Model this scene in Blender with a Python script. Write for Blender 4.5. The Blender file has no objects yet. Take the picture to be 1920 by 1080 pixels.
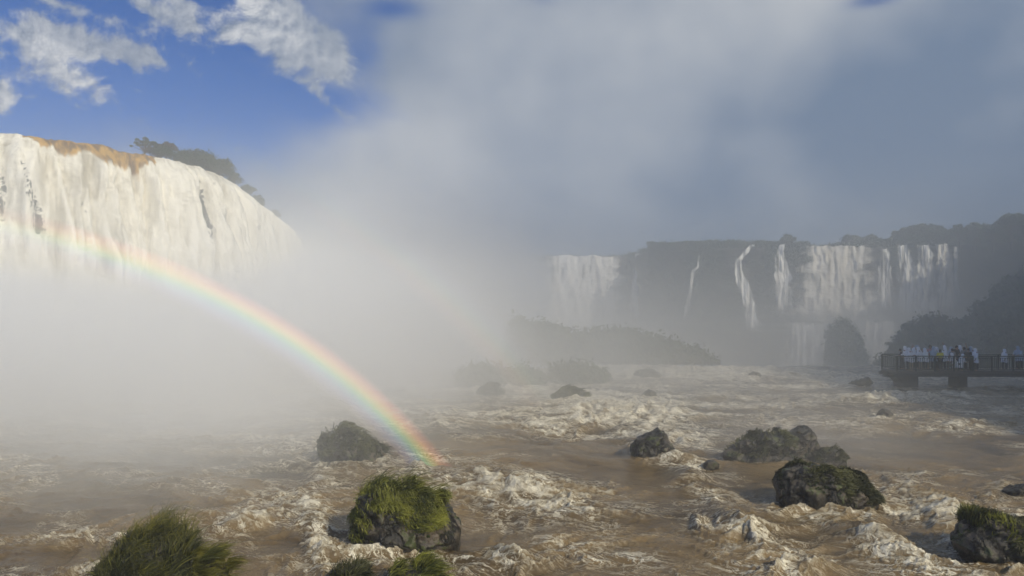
import bpy, bmesh, math, random
import numpy as np
from math import radians as R
from mathutils import Vector, Matrix

# ------------------------------------------------------------------ camera, sky, sun
SC = bpy.context.scene
F, HZ, EYE = 1350.0, 570.0, 6.0          # focal length and horizon row in photo pixels, eye height over the river
SUN_EL, SUN_AZ = 35.5, 135.0             # sun behind the camera's right shoulder
cd = bpy.data.cameras.new('camera'); cam = bpy.data.objects.new('camera', cd); SC.collection.objects.link(cam)
cam.location = (0, 0, EYE); cam.rotation_euler = (R(90), 0, 0)
cd.lens = 36 * F / 1920; cd.sensor_width = 36; cd.shift_y = 30 / 1920; cd.clip_end = 5000
SC.camera = cam
SC.view_settings.view_transform = 'Standard'; SC.view_settings.look = 'None'
SC.view_settings.exposure = -0.30; SC.view_settings.gamma = 1
SC.render.engine = 'CYCLES'
SC.cycles.use_denoising = True
SC.cycles.volume_bounces = 4; SC.cycles.max_bounces = 8; SC.cycles.transparent_max_bounces = 16
SC.cycles.volume_step_rate = 1.0; SC.cycles.volume_max_steps = 128
SC.cycles.use_adaptive_sampling = True; SC.cycles.adaptive_threshold = 0.03

sd = Vector((math.sin(R(SUN_AZ)) * math.cos(R(SUN_EL)), math.cos(R(SUN_AZ)) * math.cos(R(SUN_EL)), math.sin(R(SUN_EL))))
sl = bpy.data.lights.new('sun', 'SUN'); sl.energy = 4.6; sl.angle = R(0.53); sl.color = (1.0, 0.915, 0.74)
so = bpy.data.objects.new('sun', sl); SC.collection.objects.link(so)
so.rotation_euler = sd.to_track_quat('Z', 'Y').to_euler(); so.location = (60, -60, 80)


class E:                                   # tiny expression builder over shader math nodes
    nt = None
    def __init__(s, k): s.k = k
    @staticmethod
    def op(o, a, b=None, c=None, clamp=False):
        n = E.nt.nodes.new('ShaderNodeMath'); n.operation = o; n.use_clamp = clamp
        for i, v in enumerate((a, b, c)):
            if v is None: continue
            if isinstance(v, E): E.nt.links.new(v.k, n.inputs[i])
            else: n.inputs[i].default_value = v
        return E(n.outputs[0])
    def __add__(a, b): return E.op('ADD', a, b)
    __radd__ = __add__
    def __mul__(a, b): return E.op('MULTIPLY', a, b)
    __rmul__ = __mul__
    def __sub__(a, b): return E.op('SUBTRACT', a, b)
    def __rsub__(a, b): return E.op('SUBTRACT', b, a)
    def __truediv__(a, b): return E.op('DIVIDE', a, b)
    def __pow__(a, b): return E.op('POWER', a, b)
    def exp(a): return E.op('EXPONENT', a)
    def mx(a, b): return E.op('MAXIMUM', a, b)
    def mn(a, b): return E.op('MINIMUM', a, b)
    def cl(a): return E.op('ADD', a, 0.0, clamp=True)
    def ss(a, lo, hi, o0=0.0, o1=1.0):
        n = E.nt.nodes.new('ShaderNodeMapRange'); n.interpolation_type = 'SMOOTHSTEP'
        E.nt.links.new(a.k, n.inputs[0])
        for i, v in zip((1, 2, 3, 4), (lo, hi, o0, o1)): n.inputs[i].default_value = v
        return E(n.outputs[0])

def xyz(sock):
    n = E.nt.nodes.new('ShaderNodeSeparateXYZ'); E.nt.links.new(sock, n.inputs[0])
    return [E(o) for o in n.outputs]
def comb(x, y, z):
    n = E.nt.nodes.new('ShaderNodeCombineXYZ')
    for i, v in enumerate((x, y, z)):
        if isinstance(v, E): E.nt.links.new(v.k, n.inputs[i])
        else: n.inputs[i].default_value = v
    return n.outputs[0]
def noise(vec, scale, detail=4, rough=0.55, dist=0.0):
    n = E.nt.nodes.new('ShaderNodeTexNoise')
    n.inputs['Scale'].default_value = scale; n.inputs['Detail'].default_value = detail
    n.inputs['Roughness'].default_value = rough; n.inputs['Distortion'].default_value = dist
    if vec is not None: E.nt.links.new(vec, n.inputs['Vector'])
    return E(n.outputs[0])
def mixc(f, a, b):
    n = E.nt.nodes.new('ShaderNodeMix'); n.data_type = 'RGBA'
    if isinstance(f, E): E.nt.links.new(f.k, n.inputs[0])
    else: n.inputs[0].default_value = f
    for i, v in ((6, a), (7, b)):
        if isinstance(v, tuple): n.inputs[i].default_value = (*v, 1)
        else: E.nt.links.new(v, n.inputs[i])
    return n.outputs[2]

# ---- the world: Nishita sky with cumulus and a soft grey cloud bank, laid out by azimuth and elevation
W = bpy.data.worlds.new('World'); SC.world = W; W.use_nodes = True
nt = E.nt = W.node_tree; nt.nodes.clear()
sky = nt.nodes.new('ShaderNodeTexSky'); sky.sky_type = 'NISHITA'; sky.sun_disc = False
sky.sun_elevation = R(SUN_EL); sky.sun_rotation = R(SUN_AZ); sky.air_density = 1.0; sky.dust_density = 0.3; sky.ozone_density = 2.5
SKY = 0.095
tc = nt.nodes.new('ShaderNodeTexCoord')
dx, dy, dz = xyz(tc.outputs['Generated'])
az = E.op('ARCTAN2', dx, dy) * 57.2958
el = E.op('ARCSINE', dz) * 57.2958
def azel(px, py):
    a = math.degrees(math.atan((px - 960) / F)); e = math.degrees(math.atan((HZ - py) / math.hypot(F, px - 960)))
    return a, e
K = 0.0395                                  # degrees per photo pixel, roughly, for cloud sizes
def blob(px, py, rx, ry, rot=0.0, p=1.0):
    a0, e0 = azel(px, py); c, s = math.cos(R(rot)), math.sin(R(rot))
    x = az - a0; y = el - e0
    u = (x * c - y * s) * (1 / (rx * K)); v = (x * s + y * c) * (1 / (ry * K))
    return ((u * u + v * v) * -1.0).exp() * p
def total(l):
    t = l[0]
    for q in l[1:]: t = t + q
    return t
cv = comb(az, el, 0.0)
warp = noise(cv, 0.10, 3, 0.5)
wv = comb(az + (warp - 0.5) * 6.0, el * 1.25 + (noise(cv, 0.13, 2) - 0.5) * 4.0, 3.7)
f1 = noise(wv, 0.32, 10, 0.66)
wv2 = comb(az + (warp - 0.5) * 6.0 + 0.35, el * 1.25 + (noise(cv, 0.13, 2) - 0.5) * 4.0 - 0.45, 3.7)
f2 = noise(wv2, 0.32, 10, 0.64)
cum = total([blob(120, 125, 120, 40, 32, 1.0), blob(0, 165, 45, 38, 40, .95), blob(235, 100, 95, 30, 5, 1.05),
             blob(440, 62, 200, 34, 12, .85), blob(490, 20, 60, 34, 25, 1.0), blob(350, 15, 26, 34, 0, .5), blob(600, 105, 110, 30, 30, .8),
             blob(585, 42, 80, 22, 28, .9), blob(70, 62, 70, 22, 0, .5), blob(105, 6, 110, 12, 8, .5),
             blob(265, 8, 60, 12, 20, .5), blob(600, 175, 85, 20, 35, .55), blob(180, 190, 50, 30, 20, .2)])
dens = cum * 1.05 + (f1 - 0.5) * 2.9
cmask = dens.ss(0.36, 1.0)
shade = ((f1 - f2) * 3.6 + 0.52).cl()
core = total([blob(120, 120, 100, 34, 32), blob(485, 20, 85, 40, 20), blob(0, 165, 40, 30, 40), blob(600, 100, 90, 20, 30, .45), blob(430,60,120,20,10,.5)]).cl()
ccol = mixc((shade * (0.35 + core * 0.75)).cl(), (0.24, 0.31, 0.43), (1.0, 1.0, 0.99))
# bank of thin spray cloud: everything to the right of a slanting, ragged edge
lf = noise(comb(az, el * 1.4, 9.1), 0.055, 5, 0.5)
lf2 = noise(comb(az, el * 1.2, 21.0), 0.085, 3, 0.45)
edge = (az + el * 0.78) * 0.085 + 0.42 + (lf - 0.5) * 2.4
low = (16.0 - el) * 0.12 + (az + 20.0) * 0.035 + (lf2 - 0.5) * 1.6
hole = total([blob(740, 15, 70, 22, 0, .9), blob(600, 195, 70, 30, 10, .5), blob(690, 80, 50, 60, 0, .55), blob(1640, 0, 50, 14, 0, .8), blob(1020, 0, 40, 16, 0, .35)])
bank = (edge.cl().mx(low.cl()) - hole * 0.8).cl()
bank = bank.ss(0.0, 1.0) * 0.93
bright = (total([blob(1380, 30, 260, 190, -30, .75), blob(1000, 120, 120, 90, 20, .15), blob(700, 330, 330, 190, 10, .62), blob(850, 90, 150, 90, 0, .15)]) + (lf2 - 0.5) * 1.7 + (lf - 0.5) * 1.0 + 0.22
          - total([blob(1220, 290, 160, 110, 20, .22), blob(1850, 330, 260, 200, 0, .10)])).cl()
bcol = mixc(bright, (0.200, 0.280, 0.410), (0.66, 0.69, 0.72))
skm = nt.nodes.new('ShaderNodeVectorMath'); skm.operation = 'MULTIPLY'
nt.links.new(sky.outputs[0], skm.inputs[0]); skm.inputs[1].default_value = (SKY * 0.22, SKY * 0.57, SKY * 1.12)
c1 = mixc(cmask * 0.96, skm.outputs[0], ccol)
c2 = mixc(bank * (dz.ss(-0.05, 0.02)), c1, bcol)
bg = nt.nodes.new('ShaderNodeBackground'); bg.inputs[1].default_value = 1.0
nt.links.new(c2, bg.inputs[0])
wo = nt.nodes.new('ShaderNodeOutputWorld'); nt.links.new(bg.outputs[0], wo.inputs[0])

# ------------------------------------------------------------------ helpers
rng = np.random.default_rng(11)
COL = SC.collection
def G(px, py, z=0.0):
    Y = (EYE - z) * F / (py - HZ); return Vector(((px - 960) / F * Y, Y, z))
def A(px, py, Y): return Vector(((px - 960) / F * Y, Y, EYE - (py - HZ) / F * Y))

_perm = rng.permutation(256).astype(np.int32); _perm = np.concatenate([_perm, _perm, _perm])
_g3 = rng.normal(size=(256, 3)); _g3 /= np.linalg.norm(_g3, axis=1)[:, None]; _g3 = (_g3 * 1.4).astype(np.float32)
_ang = rng.random(256) * 6.2832; _g2 = (np.c_[np.cos(_ang), np.sin(_ang)] * 1.4).astype(np.float32)
def pn2(x, y, seed=0):
    x = np.asarray(x, np.float32) + seed * 17.31; y = np.asarray(y, np.float32) + seed * 5.17
    xi = np.floor(x); yi = np.floor(y); fx = x - xi; fy = y - yi
    xi = xi.astype(np.int32) & 255; yi = yi.astype(np.int32) & 255
    u = fx * fx * fx * (fx * (fx * 6 - 15) + 10); v = fy * fy * fy * (fy * (fy * 6 - 15) + 10)
    def g(ix, iy, ax, ay):
        h = _g2[_perm[_perm[ix & 255] + (iy & 255)]]; return h[..., 0] * ax + h[..., 1] * ay
    a = g(xi, yi, fx, fy); b = g(xi + 1, yi, fx - 1, fy); c = g(xi, yi + 1, fx, fy - 1); d = g(xi + 1, yi + 1, fx - 1, fy - 1)
    return (a + (b - a) * u) * (1 - v) + (c + (d - c) * u) * v
def pn3(p, seed=0):
    p = np.asarray(p, np.float32) + seed * 13.7
    i = np.floor(p); f = p - i; i = i.astype(np.int32) & 255; w = f * f * f * (f * (f * 6 - 15) + 10)
    r = 0
    for a in (0, 1):
        for b in (0, 1):
            for c in (0, 1):
                h = _g3[_perm[_perm[_perm[(i[:, 0] + a) & 255] + ((i[:, 1] + b) & 255)] + ((i[:, 2] + c) & 255)]]
                d = h[:, 0] * (f[:, 0] - a) + h[:, 1] * (f[:, 1] - b) + h[:, 2] * (f[:, 2] - c)
                r = r + d * (w[:, 0] if a else 1 - w[:, 0]) * (w[:, 1] if b else 1 - w[:, 1]) * (w[:, 2] if c else 1 - w[:, 2])
    return r
def fb2(x, y, o=4, seed=0, g=0.5):
    r = 0; a = 1; 
    for k in range(o): r = r + a * pn2(x * 2.03 ** k, y * 2.03 ** k, seed + k); a *= g
    return r
def fb3(p, o=4, seed=0, g=0.5):
    r = 0; a = 1
    for k in range(o): r = r + a * pn3(p * 2.03 ** k, seed + k); a *= g
    return r
def sst(x, lo, hi): t = np.clip((x - lo) / (hi - lo), 0, 1); return t * t * (3 - 2 * t)

def mesh_np(name, V, Q, mat, parent=None, smooth=True, attrs=None, tri=False):
    V = np.ascontiguousarray(V, np.float32).reshape(-1, 3); Q = np.ascontiguousarray(Q, np.int32)
    k = Q.shape[1]; me = bpy.data.meshes.new(name)
    me.vertices.add(len(V)); me.vertices.foreach_set('co', V.ravel())
    me.loops.add(Q.size); me.loops.foreach_set('vertex_index', Q.ravel())
    me.polygons.add(len(Q)); me.polygons.foreach_set('loop_start', np.arange(0, Q.size, k, dtype=np.int32))
    me.polygons.foreach_set('loop_total', np.full(len(Q), k, np.int32))
    me.polygons.foreach_set('use_smooth', np.full(len(Q), smooth))
    for an, av in (attrs or {}).items():
        av = np.asarray(av, np.float32)
        at = me.attributes.new(an, 'FLOAT', 'POINT'); at.data.foreach_set('value', np.ascontiguousarray(av.ravel()))
    me.update(calc_edges=True); me.validate()
    if mat: me.materials.append(mat)
    o = bpy.data.objects.new(name, me); COL.objects.link(o)
    if parent: o.parent = parent
    return o
def gridq(r, c):
    i = np.arange(r * c).reshape(r, c)
    return np.stack([i[:-1, :-1], i[:-1, 1:], i[1:, 1:], i[1:, :-1]], -1).reshape(-1, 4)
def tag(o, label=None, cat=None, group=None, kind=None):
    if label: o['label'] = label
    if cat: o['category'] = cat
    if group: o['group'] = group
    if kind: o['kind'] = kind
    return o
def empty(name, loc, rz=0):
    o = bpy.data.objects.new(name, None); COL.objects.link(o); o.location = loc; o.rotation_euler.z = rz; return o
def copy_tree(o, parent=None):
    c = o.copy(); COL.objects.link(c); c.parent = parent
    for ch in [q for q in bpy.data.objects if q.parent == o]: copy_tree(ch, c)
    return c

def mat(name, rough=0.6, spec=0.5):
    m = bpy.data.materials.new(name); m.use_nodes = True; E.nt = m.node_tree
    b = m.node_tree.nodes['Principled BSDF']; b.inputs['Roughness'].default_value = rough
    b.inputs['Specular IOR Level'].default_value = spec
    return m, b
def attr(n):
    a = E.nt.nodes.new('ShaderNodeAttribute'); a.attribute_name = n; return E(a.outputs['Fac'])
def L(a, b): E.nt.links.new(a.k if isinstance(a, E) else a, b)
def objco():
    return E.nt.nodes.new('ShaderNodeTexCoord').outputs['Object']
def poss():
    return E.nt.nodes.new('ShaderNodeNewGeometry').outputs['Position']
def bump(b, h, dist, strength=1.0):
    n = E.nt.nodes.new('ShaderNodeBump'); n.inputs['Distance'].default_value = dist; n.inputs['Strength'].default_value = strength
    L(h, n.inputs['Height']); L(n.outputs[0], b.inputs['Normal'])

# ------------------------------------------------------------------ materials
M = {}
m, b = mat('river_water', 0.3); M['water'] = m
fo = attr('foam'); mu = attr('mud')
P = poss(); px_, py_, pz_ = xyz(P)
fl = comb(px_ * 0.80 + py_ * -0.23, px_ * 0.42 + py_ * 1.45, pz_)      # stretched along the current
wq = noise(P, 1.1, 3, 0.6)
wv_ = E.nt.nodes.new('ShaderNodeVectorMath'); wv_.operation = 'ADD'; L(fl, wv_.inputs[0]); L(comb(wq * 1.3, wq * -0.9, 0.0), wv_.inputs[1])
n1 = noise(wv_.outputs[0], 2.4, 7, 0.68, 0.4); n2 = noise(wv_.outputs[0], 9.0, 5, 0.7, 0.3)
iso = E.nt.nodes.new('ShaderNodeVectorMath'); iso.operation = 'ADD'; L(comb(px_ * 0.72 + py_ * -0.15, px_ * 0.30 + py_ * 1.35, pz_ * 0.5), iso.inputs[0])
L(comb(wq * 1.6, wq * -1.2, n1 * 0.15), iso.inputs[1])
ta = noise(iso.outputs[0], 1.5, 5, 0.60, 0.35); tb = noise(iso.outputs[0], 3.4, 4, 0.62, 0.3)
wd_ = 1.0 + py_ * 0.022
def thread(t, w_): return (1.0 - E.op('ABSOLUTE', t - 0.5) / (wd_ * w_)).mx(0.0)
th_m = attr('thread')
tcc = noise(iso.outputs[0], 6.5, 4, 0.65, 0.3)
brk_ = n1.ss(0.36, 0.56)
tl = (thread(ta, 0.030) * 1.25).mx(thread(tb, 0.030) * 0.95).mx(thread(tcc, 0.05) * (fo * 1.5).cl() * 0.8) * (th_m + fo * 0.3).cl() * (brk_ * 0.75 + 0.35)
wide = thread(ta, 0.16).mx(thread(tb, 0.15) * 0.8) * th_m           # lace of bubbles beside each thread
ff = fo * 0.80 + ((n1 - 0.5) * 1.3 + (n2 - 0.5) * 1.1) * (fo * 1.6 + 0.25).cl() + wide * (n2 * 0.42)
fm = (ff.ss(0.10, 0.85) * 0.9).mx(tl.cl())
wc = mixc((mu + (n1 - 0.5) * 1.4).cl(), (0.062, 0.040, 0.014), (0.220, 0.150, 0.066))
fc = mixc(ff.ss(0.52, 1.10).mx(tl * 0.95), (0.30, 0.236, 0.135), (0.86, 0.80, 0.64))
L(mixc(fm.cl(), wc, fc), b.inputs['Base Color']); L(fm * 0.40 + 0.15, b.inputs['Roughness'])
bump(b, n1 * 0.9 + n2 * 0.30 + tl * 0.25, 0.11, 0.7)

m, b = mat('fall_water', 0.55, 0.3); M['fall'] = m
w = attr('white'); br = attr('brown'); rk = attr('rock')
P = poss(); X_, Y_, Z_ = xyz(P)
sv = comb(X_, Y_, Z_ * 0.13)
n1 = noise(sv, 0.8, 5, 0.62, 0.5); n3 = noise(P, 1.9, 7, 0.72)
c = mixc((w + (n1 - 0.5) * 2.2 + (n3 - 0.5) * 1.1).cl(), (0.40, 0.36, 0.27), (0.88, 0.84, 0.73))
c = mixc((br + (n1 - 0.5) * 1.1 * (br * 3.0).cl()).ss(0.2, 0.95), c, mixc(n1.ss(.4, .6), (0.14, 0.072, 0.010), (0.50, 0.29, 0.045)))
c = mixc((rk + ((n3 - 0.5) * 2.2 + (n1 - 0.5) * 0.8) * (rk * 4.0).cl()).ss(0.42, 0.60), c, (0.060, 0.058, 0.050))
L(c, b.inputs['Base Color']); bump(b, n1 * 0.8 + n3 * 0.12, 0.6, 0.5)

m, b = mat('veil_water', 0.6, 0.2); M['veil'] = m
al = attr('alpha'); br = attr('brown')
P = poss(); X_, Y_, Z_ = xyz(P)
n1 = noise(comb(X_, Y_, Z_ * 0.16), 0.9, 5, 0.65)
L(mixc(br * (n1 * 1.2), (0.88, 0.86, 0.80), (0.52, 0.42, 0.26)), b.inputs['Base Color'])
L((al * (n1 * 2.4 - 0.02)).cl(), b.inputs['Alpha'])
L(mixc(br * (n1 * 1.2), (0.88, 0.86, 0.80), (0.52, 0.42, 0.26)), b.inputs['Emission Color']); b.inputs['Emission Strength'].default_value = 0

m, b = mat('basalt', 0.42, 0.5); M['rock'] = m
P = objco(); a = noise(P, 1.3, 8, 0.66); v = E.nt.nodes.new('ShaderNodeTexVoronoi'); v.feature = 'DISTANCE_TO_EDGE'; v.inputs['Scale'].default_value = 1.7
d_ = E.nt.nodes.new('ShaderNodeVectorMath'); d_.operation = 'ADD'; L(P, d_.inputs[0])
L(comb(a * 0.8, noise(P, 2.1, 3) * 0.8, a), d_.inputs[1]); L(d_.outputs[0], v.inputs['Vector'])
cr = E(v.outputs['Distance']).ss(0.0, 0.09)
cA = mixc(a.ss(0.42, 0.66), (0.018, 0.017, 0.015), (0.135, 0.106, 0.078))
cB = mixc(noise(P, 2.6, 5, 0.7).ss(0.52, 0.64), cA, (0.055, 0.070, 0.018))
L(mixc(cr, (0.014, 0.013, 0.011), cB), b.inputs['Base Color']); bump(b, a + cr * 0.35, 0.22, 0.9)

m, b = mat('cliff_rock', 0.85, 0.2); M['cliff'] = m
P = poss(); a = noise(P, 0.11, 8, 0.66); X_, Y_, Z_ = xyz(P); a2 = noise(comb(X_ * 0.3, Y_ * 0.3, Z_ * 1.6), 0.35, 5, 0.6)
cA = mixc(a2, (0.022, 0.019, 0.016), (0.085, 0.065, 0.050))
L(mixc(a.ss(0.42, 0.60), cA, (0.022, 0.034, 0.012)), b.inputs['Base Color']); bump(b, a + a2 * 0.5, 1.6, 1.0)

def leafmat(name, c0, c1, sc=0.6, trans=0.0):
    m, b = mat(name, 0.55, 0.25); M[name] = m
    P = objco(); a = noise(P, sc, 3, 0.6); v = attr('tone')
    L(mixc(((a - 0.5) * 1.4 + v).cl(), c0, c1), b.inputs['Base Color'])
leafmat('leaf_dark', (0.006, 0.016, 0.004), (0.050, 0.085, 0.020))
leafmat('leaf_grey', (0.022, 0.036, 0.016), (0.085, 0.115, 0.050))
leafmat('leaf_brown', (0.040, 0.030, 0.020), (0.110, 0.085, 0.060))
leafmat('grass_green', (0.012, 0.020, 0.004), (0.230, 0.235, 0.035), 1.6)
leafmat('grass_dark', (0.010, 0.013, 0.005), (0.115, 0.115, 0.042), 1.6)
leafmat('grass_gold', (0.050, 0.055, 0.010), (0.210, 0.190, 0.035), 1.6)
def plain(name, c, rough=0.6, var=0.25, sc=6.0):
    m, b = mat(name, rough); M[name] = m
    a = noise(objco(), sc, 4); L(mixc(a, tuple(q * (1 - var) for q in c), tuple(min(1, q * (1 + var)) for q in c)), b.inputs['Base Color'])
plain('bark', (0.09, 0.07, 0.055), 0.9)
plain('concrete', (0.055, 0.058, 0.055), 0.8, .35, 1.5)
plain('rail_green', (0.016, 0.036, 0.030), 0.5)
plain('deck', (0.12, 0.11, 0.10), 0.8)
plain('skin', (0.42, 0.26, 0.18), 0.6, .1)
plain('hair', (0.02, 0.015, 0.012), 0.6)
for n_, c_ in dict(poncho_white=(0.88, 0.90, 0.93), poncho_blue=(0.45, 0.52, 0.60), shirt_grey=(0.22, 0.23, 0.25), shirt_black=(0.02, 0.02, 0.025), vest_yellow=(0.75, 0.68, 0.03), shirt_pink=(0.60, 0.33, 0.30), trousers_dark=(0.03, 0.035, 0.05), trousers_tan=(0.33, 0.28, 0.21)).items():
    plain(n_, c_, 0.55, .12)
m, b = mat('forest_floor', 0.95, 0.1); M['soil'] = m
L(mixc(noise(poss(), 0.08, 6), (0.018, 0.026, 0.010), (0.055, 0.060, 0.025)), b.inputs['Base Color'])
m, b = mat('upper_river', 0.25, 0.5); M['upriver'] = m
P = poss(); a = noise(P, 0.25, 6, .6)
L(mixc(a.ss(.35, .65), (0.075, 0.045, 0.020), (0.16, 0.10, 0.045)), b.inputs['Base Color']); bump(b, a, 0.4, .6)
m, b = mat('pool_water', 0.3); M['pool'] = m
L(mixc(noise(poss(), 0.1, 6).ss(.45, .6), (0.13, 0.09, 0.05), (0.75, 0.72, 0.64)), b.inputs['Base Color'])

# ------------------------------------------------------------------ the river
NR, NC = 760, 1420
inv = np.linspace(1 / 8.5, 1 / 175.0, NR - 90)
inv = np.concatenate([np.linspace(1/4.0, 1/8.5, 90, endpoint=False), inv])
TX = np.linspace(-1.02, 1.02, NC)
Yg = (1 / inv)[:, None] * np.ones(NC)[None, :]
Xg = TX[None, :] * Yg
PX = 960 + F * Xg / Yg; PY = HZ + EYE * F / Yg
def pb(px, py, rx, ry, s=1.0, rot=0.0):
    c, q = math.cos(R(rot)), math.sin(R(rot)); x = PX - px; y = PY - py
    return s * np.exp(-(((x * c + y * q) / rx) ** 2 + ((-x * q + y * c) / ry) ** 2))
foamB = (pb(1170, 775, 150, 30, .5) + pb(1250, 815, 80, 22, .4) + pb(1330, 700, 330, 6, .7) + pb(1000, 728, 150, 6, .6) + pb(1440, 760, 90, 7, .6) + pb(1660, 745, 120, 8, .7) + pb(1500, 722, 160, 4, .6) + pb(1000, 790, 120, 9, .4) + pb(600, 862, 130, 26, .55) + pb(860, 895, 150, 24, .6) + pb(985, 932, 115, 20, .95, 8) + pb(935, 1052, 120, 22, .85, -6)
    + pb(592, 1000, 34, 62, .95, -20) + pb(720, 1042, 150, 14, .8) + pb(1170, 775, 190, 40, .75) + pb(1240, 825, 70, 26, .6) + pb(1275, 880, 50, 24, .85, 30)
    + pb(1345, 948, 55, 24, .6, 25) + pb(1370, 1000, 80, 20, .85, 12) + pb(1650, 1025, 110, 22, .85, 22) + pb(1480, 1070, 110, 18, .7, -14) + pb(1430, 1010, 50, 30, .4)
    + pb(1770, 955, 60, 20, .8, 22) + pb(1700, 950, 50, 14, .45, 15) + pb(1650, 750, 150, 9, .55) + pb(1290, 702, 260, 7, .75) + pb(1160, 690, 60, 5, .5)
    + pb(1600, 712, 90, 6, .6) + pb(1795, 737, 45, 4, .8, 6) + pb(970, 722, 110, 9, .5) + pb(845, 775, 110, 28, .45) + pb(690, 870, 60, 10, .6)
    + pb(1790, 1010, 40, 22, .5, 30) + pb(1890, 1040, 20, 45, .8, -35) + pb(1660, 780, 40, 10, .5) + pb(1800, 790, 60, 12, .4)
    + pb(1130, 960, 200, 14, .35, 6) + pb(450, 985, 60, 9, .8, -12) + pb(130, 1005, 110, 9, .55, -5) + pb(260, 870, 250, 14, .35) + pb(560, 960, 90, 10, .4)
    + pb(175, 1075, 30, 18, .9) + pb(650, 1065, 60, 10, .6) + pb(1500, 905, 55, 14, .45) + pb(1580, 960, 60, 8, .35) + pb(930, 905, 60, 12, .5, 30))
calm = (pb(1040, 852, 170, 22, 1.0, 4) + pb(1180, 880, 90, 26, 1.0, 12) + pb(1730, 848, 190, 30, .8) + pb(1480, 890, 60, 14, .4) + pb(330, 940, 160, 20, .35)
    + pb(1840, 900, 90, 14, .5) + pb(1450, 872, 120, 10, .6) + pb(1850, 1010, 45, 30, .9, 35) + pb(860, 1010, 60, 16, .5) + pb(1600, 985, 90, 12, .5))
for x0_, x1_, yb_ in ((664, 862, 1030), (604, 722, 869), (1184, 1266, 860), (1360, 1540, 866), (1460, 1642, 952), (1796, 1990, 1050), (1884, 1960, 926), (1644, 1676, 786), (1590, 1636, 723), (1188, 1238, 708), (1034, 1100, 750), (896, 942, 742), (176, 392, 1110), (606, 690, 1090), (728, 830, 1095)):
    w_ = x1_ - x0_; t_ = (yb_ - HZ) / 460
    foamB = foamB + pb((x0_ + x1_) / 2, yb_ - 4 * t_, w_ * .56, 14 * t_, .42) + pb(x1_ + w_ * .35, yb_ + 4 * t_, w_ * .55, 9 * t_, .35, 6) + pb(x0_ - 4, yb_ - 18 * t_, w_ * .16, 26 * t_, .35, -30)
# flow-aligned coordinates with repeated warping, like foam that has been carried along
fa = R(-16); U = Xg * math.cos(fa) + Yg * math.sin(fa); Vv = -Xg * math.sin(fa) + Yg * math.cos(fa)
def wrp(u, v, s, k, seed): 
    return u + k * fb2(u / s, v / s, 2, seed), v + k * 0.8 * fb2(u / s, v / s, 2, seed + 7)
u1, v1 = wrp(U, Vv, 5.0, 1.6, 3); u1, v1 = wrp(u1, v1, 1.9, 0.75, 9); u2, v2 = wrp(u1, v1, 0.7, 0.30, 14)
low = fb2(U / 7.0, Vv / 4.0, 3, 21)
ridg = 1 - np.abs(pn2(u1 / 2.6, v1 / 2.0, 40)) * 2.0
band = 1 - np.abs(pn2(u1 / 4.6, v1 / 0.95, 44)) * 2.2
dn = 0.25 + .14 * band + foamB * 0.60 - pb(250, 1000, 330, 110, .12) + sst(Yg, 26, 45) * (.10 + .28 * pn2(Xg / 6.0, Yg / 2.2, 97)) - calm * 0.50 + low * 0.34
dn = np.clip(dn, 0, 0.96)
fil = 0; a = 1; nrm = 0
for k, (su, svv) in enumerate(((1.5, 0.8), (0.72, 0.38), (0.34, 0.19), (0.16, 0.10))):
    lod = 1 - sst(Yg, 400 * svv * .35, 400 * svv * .9)
    fil = fil + a * (1 - np.abs(pn2(u2 / su, v2 / svv, 30 + k)) * 2.2) * (lod * .8 + .2) + a * .2 * (1 - lod) * .5; nrm += a; a *= 0.80
fil = fil / nrm
th = 0.98 - 0.80 * dn
fr = 0; a = 1.0
for k, (su, svv) in enumerate(((1.9, 0.9), (0.95, 0.42), (0.5, 0.22), (0.25, 0.12), (0.13, 0.07))):
    lod = 1 - sst(Yg, 400 * svv * .5, 400 * svv * 1.3); c_, s_ = math.cos(k * .23 - .3), math.sin(k * .23 - .3)
    wu = U + (u1 - U) * (.9 - .12 * k); wv0 = Vv + (v1 - Vv) * (.9 - .12 * k)
    nn_ = pn2((wu * c_ + wv0 * s_) / su, (-wu * s_ + wv0 * c_) / svv, 70 + k); fr = fr + a * np.where(k > 1, nn_, .35 - np.abs(nn_)) * lod; a *= 0.80
patch = sst(dn * 1.22 + fr * .62, 0.62, 1.60) ** 1.1
def lines(uu, vv, su, sv2, sd_, wd):
    return sst(1 - np.abs(pn2(uu / su, vv / sv2, sd_)) / (wd * (1 + .02 * Yg)), 0, .9)
u3, v3 = wrp(u2, v2, 0.9, 0.35, 18)
ln = np.maximum(lines(u3, v3, 1.3, .50, 61, .055), np.maximum(.85 * lines(u3, v3, .62, .27, 62, .075), .7 * lines(u2, v2, .33, .16, 63, .11)))
lm = np.clip(0.27 + 1.1 * (dn - .24) + .60 * fb2(U / 2.4, Vv / 1.6, 2, 64) - calm * .25, 0, 1)
ln = ln * lm * (0.65 + .7 * pn2(u3 / .5, v3 / .3, 65))
foam = np.clip(patch, 0, 1.15)
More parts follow.
